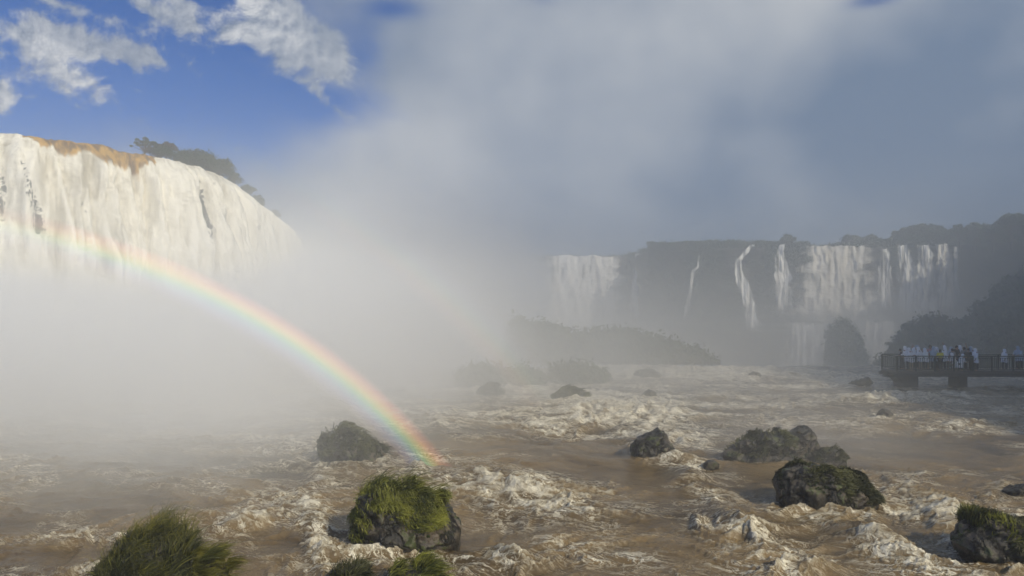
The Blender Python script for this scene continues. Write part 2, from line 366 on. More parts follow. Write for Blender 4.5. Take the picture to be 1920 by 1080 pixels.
# height field
ridg = 1 - np.abs(pn2(u1 / 2.6, v1 / 2.0, 40)) * 2.0
ridg2 = 1 - np.abs(pn2(u1 / 1.1, v1 / 0.85, 41)) * 2.0
bil = np.abs(pn2(u2 / 0.55, v2 / 0.42, 42)) + 0.5 * np.abs(pn2(u2 / 0.26, v2 / 0.2, 43)) + .3 * np.abs(pn2(u2 / 0.12, v2 / 0.1, 45))
rough = np.clip(0.48 + foamB * 0.9 - calm * 0.5 + low * 0.25, 0.10, 1.3)
Z = 0.17 * fb2(U / 5.5, Vv / 3.4, 2, 50) + rough * (0.17 * ridg + 0.10 * ridg2 * (0.5 + ridg * .5) + 0.02 * pn2(u2 / .5, v2 / .36, 47)) - 0.20
Z += 0.11 * rough * band * (1 - sst(Yg, 30, 60) * .4)
Z += np.clip(dn, 0, 1) * 0.10 * fr * sst(fr, -.5, .6) + foam * 0.03 + ln * 0.02
big = (pb(990, 928, 105, 13, .42, 8) + pb(1130, 905, 110, 12, -.30, 6) + pb(1090, 850, 150, 20, .42, 6) + pb(1395, 995, 75, 22, .62, 14) + pb(1660, 1020, 95, 22, .60, 24)
      + pb(1850, 1020, 50, 32, .6, 30) + pb(1285, 880, 50, 16, .5, 25) + pb(1345, 945, 55, 14, .40, 20) + pb(930, 1055, 110, 14, .42, -6) + pb(1500, 1072, 90, 12, .42, -12)
      + pb(1770, 950, 60, 14, .40, 22) + pb(590, 990, 30, 45, .32) + pb(1170, 770, 130, 18, .5) + pb(1110, 790, 60, 8, .4) + pb(1650, 748, 120, 7, .5) + pb(610, 862, 60, 14, .6)
      + pb(330, 965, 90, 9, .3) + pb(450, 985, 50, 7, .3, -10) + pb(1300, 700, 250, 5, .5) + pb(1560, 1040, 60, 16, -.35, 20))
Z += 0.34 * big * (0.9 + 0.25 * ridg)
# the ledge where the river drops into the gorge
rimY = 66 + 3.0 * pn2(Xg / 9.0, Xg * 0 + 0.3, 60) + np.maximum(0, (-7 - Xg)) * 3.2
dr = sst(Yg - rimY, 0, 16)
Z = Z - dr * 27.0 + sst(Yg - rimY, -5, 0) * (1 - dr) * 0.35
foam = np.maximum(foam, dr > 0.02)
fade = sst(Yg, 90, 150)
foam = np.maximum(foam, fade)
mud = np.clip(0.42 + low * 0.5 + ridg * 0.30 + 0.35 * pn2(u1 / 3, v1 / 1.6, 70) + pb(1500, 1040, 400, 60, .25), 0, 1)
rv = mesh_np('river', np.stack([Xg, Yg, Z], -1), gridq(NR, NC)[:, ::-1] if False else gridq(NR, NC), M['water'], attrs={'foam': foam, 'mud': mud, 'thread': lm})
tag(rv, kind='structure')
del u1, v1, u2, v2, fil, bil, ridg2
def river_z(x, y):
    i = int(np.clip(np.searchsorted(-inv, -1 / max(y, 4.1)), 0, NR - 1)); j = int(np.clip((x / y + 1.02) / 2.04 * (NC - 1), 0, NC - 1)); return float(Z[i, j])

# spray droplets thrown off the crests are part of the river's look: small broken lumps of foam
# ------------------------------------------------------------------ plateau, gorge and cliffs
topZ = 26.0
def rimpt(px, py, z=topZ):
    Y = (z - EYE) * F / (HZ - py); return ((px - 960) / F * Y, Y)
rimL = [(-120, 62), (-96, 74)] + [rimpt(*q) for q in ((-320, 232), (-150, 240), (0, 250), (65, 256), (130, 264), (190, 275), (250, 290), (295, 294), (330, 301), (380, 318), (420, 337), (455, 362), (485, 388), (520, 412), (538, 445))]
rimF = [(-78, 262), (-60, 292), (-30, 312), (0, 300)] + [rimpt(*q) for q in ((1015, 480), (1090, 479), (1165, 478), (1180, 478), (1215, 470))] + [rimpt(*q) for q in ((1300, 462), (1400, 460), (1480, 461), (1540, 461), (1640, 461), (1720, 460), (1790, 458), (1850, 450))] + [(163, 200), (165, 150), (150, 100), (150, 40)]
def resample(pts, n, sm=3):
    p = np.array(pts, float); d = np.r_[0, np.cumsum(np.hypot(*np.diff(p, axis=0).T))]
    t = np.linspace(0, d[-1], n); q = np.c_[np.interp(t, d, p[:, 0]), np.interp(t, d, p[:, 1])]
    k = max(1, int(n * sm / d[-1])); 
    if k > 1:
        w_ = np.hanning(2 * k + 1); w_ /= w_.sum(); e = np.pad(q, ((k, k), (0, 0)), 'reflect', reflect_type='odd')
        q = np.c_[np.convolve(e[:, 0], w_, 'valid'), np.convolve(e[:, 1], w_, 'valid')]
    return q, t
def normals(q):
    d = np.gradient(q, axis=0); n = np.c_[d[:, 1], -d[:, 0]]; return n / np.linalg.norm(n, axis=1)[:, None]   # to the right of travel = towards the gorge

def cliff(name, pts, n, prof, amp, seed):
    q, t = resample(pts, n); N = normals(q); pz = np.array([a for a, _ in prof]); po = np.array([b_ for _, b_ in prof])
    r = 90; tt = np.linspace(0, 1, r); ti = np.linspace(0, 1, len(prof)); zz = np.interp(tt, ti, pz); oo = np.interp(tt, ti, po)
    S, Zz = np.meshgrid(t, zz); O = np.repeat(oo[:, None], n, 1)
    O = O + amp * fb2(S / 14, Zz / 9, 5, seed) + amp * 0.35 * (np.floor(Zz / 4.5 + pn2(S / 10, Zz * 0, seed + 3)) % 2)
    Xc = q[None, :, 0] + N[None, :, 0] * O; Yc = q[None, :, 1] + N[None, :, 1] * O
    return tag(mesh_np(name, np.stack([Xc, Yc, Zz + 0.5 * pn2(S / 3, Zz / 3, seed + 5)], -1), gridq(r, n), M['cliff']), kind='structure'), q, t, N
cliff('cliff_under_left_fall', rimL, 260, [(25.3, -3.5), (25, -1.5), (12, -0.8), (0, 0.5), (-3, 1)], 1.2, 80)
cliff('cliff_across_gorge', rimF, 420, [(25.6, -3), (25, -0.5), (12, 0), (2, 1), (-0.5, 2), (-1.5, 9), (-3, 11), (-16, 12), (-30, 14)], 2.4, 84)
allrim = rimL + rimF
q, t = resample(allrim, 300); N = normals(q)
rows = [(-2.0, 25.35), (-6, 25.45), (-20, 25.5), (-60, 25.8), (-160, 26.5), (-330, 28)]
V = np.array([np.c_[q + N * o_, np.full(len(q), z_)] for o_, z_ in rows])
V[3:, :, :] = 0
ctr = np.array([20.0, 150.0]); dirs = q - ctr; dirs /= np.linalg.norm(dirs, axis=1)[:, None]
for i, (o_, z_) in enumerate(rows):
    if i >= 2: V[i] = np.c_[q + dirs * (-o_), np.full(len(q), z_)]
tag(mesh_np('plateau_ground', V, gridq(len(rows), len(q))[:, ::-1], M['soil']), kind='structure')
tag(mesh_np('gorge_water', [(-160, -30, -27.5), (190, -30, -27.5), (190, 340, -27.5), (-160, 340, -27.5)], [(0, 1, 2, 3)], M['pool']), kind='structure')
# the near bank and river bed under and behind the camera, as low ground
n_ = 60; gx, gy = np.meshgrid(np.linspace(-600, 600, n_), np.linspace(-60, 640, n_))
inside = sst(np.hypot((gx - 15) / 150, (gy - 120) / 210), .9, 1.15)
tag(mesh_np('ground', np.stack([gx, gy, -31 + inside * 3.0 + 0.6 * fb2(gx / 30, gy / 30, 3, 90)], -1), gridq(n_, n_), M['soil']), kind='structure')

n_ = 110; gx, gy = np.meshgrid(np.linspace(36, 260, n_), np.linspace(-14, 118, n_))
foot = 42.5 + np.maximum(0, gy - 46) * 0.80 + 1.5 * pn2(gy / 7, gy * 0, 94)
hh_ = np.clip((gx - foot) * 2.1, -6, None); hh_ = 54 * (1 - np.exp(-np.clip(hh_, 0, None) / 34)) + np.minimum(hh_, 0) * 1.0
hh_ = hh_ * sst(gy, -14, -6) + (1 - sst(gy, -14, -6)) * -6 + (2.2 * fb2(gx / 9, gy / 9, 4, 95)) * sst(hh_, 0, 5)
tag(mesh_np('shade_bank', np.stack([gx, gy, hh_], -1), gridq(n_, n_), M['cliff']), kind='structure')  # bank added out of view, shaped to shade the platform and right river
SHADE_BANK = (gx, gy, hh_)

# ------------------------------------------------------------------ the big near fall on the left
def big_fall():
    n, r1, r2 = 760, 46, 420
    q, t = resample(rimL, n, 6.0); N = normals(q)
    wob = 0.35 * fb2(t / 6, t * 0, 3, 100)
    # upstream surface then lip then curtain; s along the rim, a = arc down the profile
    aa = np.concatenate([np.linspace(-9, 0, r1, endpoint=False), 26.5 * np.linspace(0, 1, r2) ** 1.25])
    S, Aa = np.meshgrid(t, aa)
    sw, aw = S + 0.9 * fb2(S / 5, Aa / 18, 3, 101), Aa + 1.2 * fb2(S / 3, Aa / 7, 2, 103)
    lipw = 1.6
    out = np.where(Aa < 0, Aa, 0) + np.where(Aa > 0, np.sqrt(np.clip(Aa, 0, None)) * 1.05, 0)
    zz = topZ + wob[None, :] * np.exp(-np.abs(Aa) / 4) - np.where(Aa > 0, np.clip(Aa, 0, None) ** 2 / (np.clip(Aa, 0, None) + lipw), 0)
    brk = sst(Aa, 0.3, 5)                     # how broken the water is
    PXc = 960 + F * (q[None, :, 0] + N[None, :, 0] * out) / (q[None, :, 1] + N[None, :, 1] * out); PYc = HZ - F * (zz - EYE) / (q[None, :, 1] + N[None, :, 1] * out)
    def cb(px, py, rx, ry, s=1.0, rot=0.0):
        c, k = math.cos(R(rot)), math.sin(R(rot)); x = PXc - px; y = PYc - py
        return s * np.exp(-(((x * c + y * k) / rx) ** 2 + ((-x * k + y * c) / ry) ** 2))
    col = 0.9 * pn2(S / 7, S * 0 + Aa / 60, 104) + 0.5 * pn2(S / 2.4, Aa / 30, 105)
    st = 1 - np.abs(pn2(sw / 1.6, aw / 15, 106)) * 2
    st2 = 1 - np.abs(pn2(sw / 0.6, aw / 8.0, 107)) * 2
    lump = fb2(sw / 0.45, aw / 3.2, 4, 108, .62)
    rock = cb(54, 345, 9, 60, .52, -14) + cb(72, 410, 14, 40, .42, -10) + cb(8, 350, 9, 45, .48) + cb(5, 400, 12, 40, .4) + cb(372, 360, 6, 44, .72, -6) + cb(380, 405, 9, 60, .55) + cb(350, 318, 6, 14, 1.3, -20) \
        + cb(150, 385, 20, 40, .28) + cb(225, 405, 14, 40, .22) + cb(312, 400, 8, 30, .3) + cb(390, 345, 4, 25, .4) + cb(516, 402, 7, 14, .8, -50) + cb(75, 430, 14, 16, .45) + cb(318, 455, 16, 28, .25)
    disp = brk * (2.3 * col + 1.25 * st + 0.45 * st2 + 0.20 * lump) - rock * 0.9 * brk + 0.10 * lump * (1 - brk)
    disp = disp * sst(Aa, -1, 3)
    zz = zz + 0.12 * lump * (1 - sst(Aa, 2, 6))
    Xc = q[None, :, 0] + N[None, :, 0] * (out + disp); Yc = q[None, :, 1] + N[None, :, 1] * (out + disp)
    lipd = 0.9 + 1.7 * sst(PXc, 40, 90) * (1 - sst(PXc, 255, 300)) + 1.5 * fb2(S / 2.2, S * 0, 4, 110, .65) + 2.2 * np.exp(-((PXc - 215) / 25) ** 2) + 1.2 * np.exp(-((PXc - 255) / 12) ** 2)
    lipd = np.where(PXc < 35, 0.2, lipd); lipd = np.where(PXc > 290, 0.1, lipd)
    brown = (1 - sst(Aa, lipd * 0.75, lipd * 1.15 + 0.3)) + cb(258, 325, 5, 26, .55, -12) + cb(150, 350, 9, 50, .12) + cb(165, 430, 20, 40, .10) + cb(18, 300, 10, 30, .35, -30)
    white = 0.56 + 0.55 * st * brk + 0.22 * st2 * brk + 0.30 * lump + 0.45 * col - cb(150, 340, 24, 60, .5) - cb(420, 400, 10, 90, .35, -14) - cb(60, 480, 120, 70, .1) - cb(170, 430, 60, 60, .25) - cb(392, 440, 12, 85, .55, -6) - cb(215, 470, 16, 70, .4) - cb(318, 430, 9, 70, .45) - cb(35, 430, 12, 70, .4) - cb(470, 440, 9, 70, .35, -12) + cb(285, 360, 20, 60, .3) + cb(445, 400, 12, 80, .3, -14) + cb(110, 330, 20, 60, .25)  # aeration streaks, plus fold shading and grey shadow blobs painted into the colour
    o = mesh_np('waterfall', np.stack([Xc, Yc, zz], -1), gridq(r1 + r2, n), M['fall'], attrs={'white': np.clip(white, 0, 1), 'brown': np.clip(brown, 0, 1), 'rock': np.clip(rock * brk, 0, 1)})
    tag(o, 'huge creamy white waterfall curtain with a brown lip, beneath the leafy trees', 'waterfall')
big_fall()
# slow brown water above the lip
q, t = resample(rimL, 200); N = normals(q)
V = np.array([np.c_[q + N * o_, np.full(len(q), z_)] for o_, z_ in ((-8.5, 25.98), (-14, 26.05), (-24, 26.1), (-36, 26.1))])
tag(mesh_np('upper_river', V, gridq(4, len(q))[:, ::-1], M['upriver']), kind='structure')

# ------------------------------------------------------------------ the far falls
def veil(label, Y, cen, seed, brown=0.0, dens=1.0, fr=0.25, Yb=None, group='waterfalls across the gorge', fore=2.5):
    """cen: (px, py, half width px) down the fall"""
    c = np.array(cen, float); n, r = 46, 110
    tt = np.linspace(0, 1, r); ti = (c[:, 1] - c[0, 1]) / (c[-1, 1] - c[0, 1])
    cx = np.interp(tt, ti, c[:, 0]); hw = np.interp(tt, ti, c[:, 2]); py = np.interp(tt, [0, 1], [c[0, 1], c[-1, 1]])
    uu = np.linspace(-1, 1, n); UU, TT = np.meshgrid(uu, tt)
    hwv = hw[:, None] * (1 + 0.30 * fb2(TT * 9, UU * 0 + np.sign(UU), 3, seed))
    px = cx[:, None] + UU * hwv; pyy = py[:, None] + 0 * UU
    top = 3.5 * fb2(px / 16, px * 0, 3, seed + 2); pyy = pyy + top * (1 - TT) ** 3
    Yd = Y - fore - 2.0 * TT ** 0.7 * 2 + 0.8 * fb2(px / 9, pyy / 40, 3, seed + 4)
    al = (1 - np.abs(UU) ** 3) * (1 - sst(TT, 0.80, 1.0) * 0.9) * dens * (0.75 + 0.9 * fb2(px / 7, pyy / 60, 3, seed + 6))
    X = (px - 960) / F * Yd; Zc = EYE - (pyy - HZ) / F * Yd
    o = mesh_np('waterfall', np.stack([X, Yd, Zc], -1), gridq(r, n), M['veil'], attrs={'alpha': np.clip(al, 0, 1), 'brown': np.clip(brown + 0 * UU + .5 * pn2(px / 12, px * 0, seed + 8), 0, 1)})
    return tag(o, label, 'waterfall', group)
veil('broad hazy waterfall, palest and leftmost of those across the gorge', 288, [(1095, 479, 72), (1090, 540, 80), (1085, 634, 88)], 200, .25, 1.7)
veil('narrow straight waterfall just beside the broad hazy one', 285, [(1198, 477, 7), (1193, 530, 9), (1188, 612, 13)], 210, dens=.9)
veil('thin broken trickle halfway along the dark cliff face', 252, [(1312, 474, 2.5), (1309, 500, 3), (1300, 506, 4), (1293, 550, 3.5), (1284, 612, 6)], 220, dens=.55)
veil('crooked stepped cascade zigzagging down the dark cliff', 244, [(1411, 458, 5), (1399, 472, 6), (1385, 488, 6), (1384, 505, 7), (1391, 528, 12), (1400, 550, 12), (1407, 580, 11), (1412, 605, 14), (1413, 625, 13)], 230, dens=1.25, fore=4)
veil('narrow twin pronged waterfall joining into one, between cascade and broad falls', 243, [(1466, 459, 6), (1462, 480, 9), (1468, 510, 17), (1470, 590, 16)], 240, dens=1.1, fore=3)
veil('broad central waterfall in streaked curtains with a tan streak', 238, [(1570, 461, 62), (1568, 500, 70), (1570, 560, 76), (1572, 606, 80)], 250, .55, 1.1)
veil('slim veil of water just right of the broad central waterfall', 238, [(1659, 466, 8), (1658, 520, 14), (1660, 590, 22)], 260, dens=.7)
veil('slanting fan shaped waterfall widening to the right', 237, [(1692, 460, 10), (1700, 500, 19), (1708, 560, 28), (1712, 600, 34)], 270, dens=.9)
veil('paired ribbon waterfall beside the tan streaked one', 236, [(1732, 459, 12), (1736, 500, 20), (1742, 596, 28)], 280, .1, .9)
veil('tan streaked waterfall near the dark wooded slope', 235, [(1766, 458, 13), (1772, 500, 17), (1780, 590, 24)], 290, .7, 1.0)
veil('faint thin waterfall at the edge of the dark wooded slope', 233, [(1792, 461, 4), (1793, 520, 6), (1796, 580, 8)], 300, dens=.5)
veil('low hazy cascade spilling off the ledge under the twin pronged waterfall', 228, [(1515, 606, 38), (1512, 650, 46), (1508, 712, 54)], 310, dens=.65, group='cascades on the lower ledge')
veil('low hazy cascade right of the dark rock pinnacle, off the same ledge', 226, [(1645, 604, 38), (1640, 650, 40), (1630, 712, 46)], 320, .5, .75, group='cascades on the lower ledge')

# ------------------------------------------------------------------ vegetation
def leaves(C, Rr, n, size, wind=(0, 0, 0), rs=None, flat=1.0):
    """leaf quads scattered through clumps; C (k,3) centres, Rr (k,) radii -> verts, quads, tone"""
    rs = rs or np.random.default_rng(5); k = len(C); i = rs.integers(0, k, n)
    d = rs.normal(size=(n, 3)); d /= np.linalg.norm(d, axis=1)[:, None]; rad = Rr[i] * (0.55 + 0.5 * rs.random(n)) 
    p = C[i] + d * rad[:, None] * np.array([1, 1, flat])
    a = rs.normal(size=(n, 3)); a /= np.linalg.norm(a, axis=1)[:, None]; b_ = np.cross(a, d + 0.5 * rs.normal(size=(n, 3))); b_ /= np.linalg.norm(b_, axis=1)[:, None] + 1e-9
    s = size * (0.6 + 0.8 * rs.random(n))[:, None]
    V = np.stack([p - a * s, p + b_ * s * .55, p + a * s, p - b_ * s * .55], 1).reshape(-1, 3)
    Q = np.arange(4 * n).reshape(-1, 4)
    tone = np.repeat(0.35 + 0.35 * rs.random(n) + 0.35 * (rs.random(k)[i] - .5), 4)
    return V, Q, tone
def tube(pts, rad, sides=6):
    pts = np.array(pts, float); V = []; Q = []
    for i, p in enumerate(pts):
        t = pts[min(i + 1, len(pts) - 1)] - pts[max(i - 1, 0)]; t = t / (np.linalg.norm(t) + 1e-9)
        a = np.cross(t, [0.3, 1, 0.1]); a /= np.linalg.norm(a); b_ = np.cross(t, a)
        for k in range(sides):
            g = 2 * math.pi * k / sides; V.append(p + rad[i] * (a * math.cos(g) + b_ * math.sin(g)))
    for i in range(len(pts) - 1):
        for k in range(sides): Q.append((i * sides + k, i * sides + (k + 1) % sides, (i + 1) * sides + (k + 1) % sides, (i + 1) * sides + k))
    return V, Q
def joinm(parts):
    V = []; Q = []; o = 0
    for v, q_ in parts: V += list(v); Q += [tuple(x + o for x in f) for f in q_]; o += len(v)
    return V, Q
def tree(loc, h, w, seed, leaf='leaf_dark', nl=2600, size=0.16, clump=0.16, ncl=26, umbel=False, label=None, cat='tree', group=None, name='tree', lean=0.0, fill=.5):
    rs = np.random.default_rng(seed); root = empty(name, loc); tag(root, label, cat, group)
    tips = []; parts = []
    th_ = h * (0.42 if not umbel else 0.35)
    trunk = [(0, 0, -h * .15), (lean * .2 * h, 0, th_ * .5), (lean * .4 * h, 0, th_)]
    parts.append(tube(trunk, [h * .05, h * .04, h * .032]))
    for k in range(ncl):
        g = rs.random() * 6.283; rr = w * .5 * math.sqrt(rs.random()) * (1 - clump); zz = th_ + (h - th_) * (1 - (rr / (w * .5)) ** 2 * .7) * (fill + (1 - fill) * rs.random()) * .93
        tip = np.array([math.cos(g) * rr + lean * h, math.sin(g) * rr * .8, zz]); tips.append(tip)
        b0 = np.array([lean * .4 * h * .8, 0, th_ * (.5 + .5 * rs.random())]); mid = (b0 + tip) / 2 + rs.normal(size=3) * w * .04
        if k < 26: parts.append(tube([b0, mid, tip], [h * .018, h * .012, h * .006], 4))
    v, q_ = joinm(parts); mesh_np('trunk', v, q_, M['bark'], root)
    tips = np.array(tips); V, Q, T = leaves(tips, np.full(len(tips), clump * w * .55) * (0.7 + .6 * rs.random(len(tips))), nl, size, rs=rs, flat=.55 if umbel else .75)
    mesh_np('crown', V, Q, M[leaf], root, smooth=False, attrs={'tone': T}); return root
def rimloc(px, back=6.0):
    # a point behind the left rim seen in column px
    q, t = resample(rimL, 600, 2); N = normals(q); p = q - N * back; k = int(np.argmin(np.abs(960 + F * p[:, 0] / p[:, 1] - px) + 1000 * (p[:, 1] < 60))); return (p[k, 0], p[k, 1], topZ + .1)
rimz = lambda x, y: (x, y, topZ - .2)
gT = 'trees and shrubs along the brink of the near fall'
def left_tree(px, ptop, pbase, wpx, seed, label, **kw):
    p = rimloc(px, kw.pop('back', 3.0)); Y = p[1]; zb = EYE - (pbase - HZ) / F * Y; h = (pbase - ptop) / F * Y; w_ = wpx / F * Y
    return tree((p[0], p[1], zb), h, w_, seed, label=label, group=gT, **kw)
left_tree(272, 257, 297, 58, 1, 'airy small tree with open umbrella tufts, leftmost on the brink', leaf='leaf_grey', nl=1500, size=.11, clump=.13, ncl=24, umbel=True, fill=.75)
left_tree(312, 266, 302, 46, 2, 'brownish domed tree between the airy tree and the dark spreading tree', leaf='leaf_brown', nl=2600, size=.10, clump=.22, ncl=26)
left_tree(300, 274, 306, 62, 8, 'low green shrub at the foot of the airy small tree', leaf='leaf_dark', nl=3600, size=.10, clump=.28, ncl=26, fill=.2, cat='shrub', name='shrub')
left_tree(366, 281, 340, 104, 3, 'dark green spreading tree, widest on the brink', leaf='leaf_dark', nl=9000, size=.14, clump=.26, ncl=60, fill=.2)
left_tree(404, 297, 352, 62, 4, 'dark rounded bush leaning over the brink beside the spreading tree', leaf='leaf_dark', nl=6000, size=.14, clump=.28, ncl=40, lean=.1, fill=.2)
left_tree(438, 326, 358, 44, 5, 'small low shrub just past the leaning bush', leaf='leaf_dark', nl=1800, size=.13, clump=.3, ncl=16, fill=.2, cat='shrub', name='shrub')
left_tree(464, 346, 384, 38, 6, 'spiky small shrub on the falling brink', leaf='leaf_grey', nl=900, size=.15, clump=.3, ncl=12, cat='shrub', name='shrub')
left_tree(484, 366, 402, 32, 7, 'dark clump of leaves hanging at the steep end of the brink', leaf='leaf_dark', nl=1400, size=.16, clump=.35, ncl=14, fill=.2, cat='shrub', name='shrub')
left_tree(512, 396, 418, 34, 9, 'wet dark shrub at the far end of the brink', leaf='leaf_grey', nl=1200, size=.17, clump=.3, ncl=12, cat='shrub', name='shrub')

# forest on the plateau across the gorge (a mass) with a few trees that stand out
def mass(name, C, Rr, n, size, label=None, seed=3, leaf='leaf_dark'):
    rs = np.random.default_rng(seed); V, Q, T = leaves(np.array(C, float), np.array(Rr, float), n, size, rs=rs, flat=.8)
    o = mesh_np(name, V, Q, M[leaf], smooth=False, attrs={'tone': T}); return tag(o, label, 'forest', None, 'stuff')
rs = np.random.default_rng(77); C = []; Rr = []
def topline(px):
    return float(np.interp(px, [940, 1020, 1100, 1170, 1205, 1240, 1300, 1400, 1460, 1540, 1580, 1660, 1700, 1740, 1800, 1860, 1900, 1960, 2100], [474, 474, 474, 473, 462, 453, 447, 446, 448, 455, 448, 442, 436, 430, 426, 425, 415, 400, 380]))
for px in np.arange(930, 2120, 3.2):
    Yd = float(np.interp(px, [930, 1165, 1215, 1300, 1640, 1800, 1900, 2100], [305, 295, 272, 258, 250, 240, 205, 185]))
    for k in range(5):
        Y2 = Yd + k * 5 + rs.random() * 4; zt = EYE + (HZ - topline(px) - 6 * rs.random()) / F * Y2
        r_ = 1.0 + rs.random() * 1.3
        C.append(((px - 960) / F * Y2, Y2, zt - r_ - rs.random() * 1.2)); Rr.append(r_)
        if zt > 29: C.append(((px - 960) / F * Y2 + rs.normal(), Y2 - 2, 25.5 + rs.random() * (zt - 27))); Rr.append(1.8)
mass('forest', C, Rr, 60000, .42, 'hazy dark forest along the cliff top across the gorge', 4)
# bushes clinging to the cliff and the wooded slope on the right
C = []; Rr = []
for i in range(1500):
    px = 1215 + rs.random() * 300; v_ = rs.random() ** 1.6; Yd = float(np.interp(px, [1215, 1300, 1640], [268, 252, 242])) - 1.5 - v_ * 3
    C.append(tuple(A(px, 455 + v_ * 140, Yd))); Rr.append(.5 + rs.random() * .9)
mass('cliff_undergrowth', C, Rr, 26000, .35, 'dark scrub hanging on the cliff face across the gorge', 5)
# wooded slope behind the viewing platform
n_, k_ = 90, 60
pxs = np.linspace(1640, 2300, n_); tv = np.linspace(0, 1, k_)
tops = np.interp(pxs, [1640, 1670, 1700, 1740, 1790, 1815, 1850, 1880, 1920, 2000, 2300], [690, 645, 612, 590, 606, 598, 560, 530, 500, 450, 380])
V = np.zeros((k_, n_, 3))
for j, tq in enumerate(tv):
    Yd = 100 + 60 * tq + np.interp(pxs, [1640, 1800, 1900, 2300], [25, 10, 0, -30]) * (1 - tq) + 0
    yy = 735 + (tops - 735) * tq ** .8
    V[j] = np.c_[(pxs - 960) / F * Yd, Yd, EYE - (yy - HZ) / F * Yd + 1.2 * fb2(pxs / 22, pxs * 0 + tq * 5, 3, 130)]
V[0, :, 2] = -29
tag(mesh_np('hillside', V, gridq(k_, n_), M['cliff']), kind='structure')
C = []; Rr = []
for i in range(2600):
    j = int(rs.integers(3, k_)); i_ = int(rs.integers(0, n_)); p = V[j, i_]; r_ = .7 + rs.random() * 1.2
    C.append((p[0] + rs.normal() * .5, p[1] - .5, p[2] + r_ * .2)); Rr.append(r_)
mass('slope_forest', C, Rr, 60000, .30, 'dark wooded slope rising behind the viewing platform', 6)
C = []; Rr = []
for i in range(1500):
    j = int(rs.integers(1, 109)); k = int(rs.integers(1, 80)); zz = SHADE_BANK[2][j, k]
    if zz > 1: r_ = .9 + rs.random() * 1.6; C.append((SHADE_BANK[0][j, k] + rs.normal(), SHADE_BANK[1][j, k] + rs.normal(), zz + r_ * .4)); Rr.append(r_)
mass('shade_bank_forest', C, Rr, 26000, .36, 'wooded river bank added out of view to shade the platform', 7)
# single trees standing out of the skyline
tprotos = [tree((0, 0, -100), 7, 7, 40 + k, nl=1500, size=.32, clump=.25, ncl=22, label='x', name='forest_tree', leaf='leaf_dark') for k in range(3)]
spots = [(1478, 441, 246, .9, 'small round treetop poking above the low forest near the crooked cascade'), (1596, 440, 262, 1.1, 'pale rounded treetop above the broad central waterfall'), (1632, 441, 262, 1.0, 'flat treetop beside the pale rounded one, above the broad falls'),
         (1690, 430, 256, 1.15, 'hazy treetop above the slanting fan shaped waterfall'), (1722, 420, 255, 1.25, 'tallest hazy tree above the paired ribbon waterfall'), (1752, 422, 252, 1.2, 'rounded tree just behind the tallest hazy one'),
         (1800, 424, 236, 1.1, 'dark tree above the faint thin waterfall'), (1828, 419, 230, 1.2, 'broad dark tree midway up the wooded slope skyline'), (1862, 424, 215, 1.1, 'lower dark tree in the dip of the skyline'), (1896, 404, 205, 1.3, 'big dark tree at the high end of the skyline'), (1918, 400, 202, 1.4, 'darkest and highest tree where the skyline leaves the picture'), (1240, 455, 262, .8, 'low bushy tree at the near end of the cliff top forest')]
for i, (px, pt, Y, s, lb) in enumerate(spots):
    o = tprotos[i] if i < 3 else copy_tree(tprotos[i % 3]); p = A(px, pt, Y); hh = 6.6 * s
    o.location = (p.x, Y, p.z - hh); o.scale = (s * 1.15, s * 1.15, s); o.rotation_euler.z = i * 1.3; tag(o, lb, 'tree', 'single trees on the far skyline')

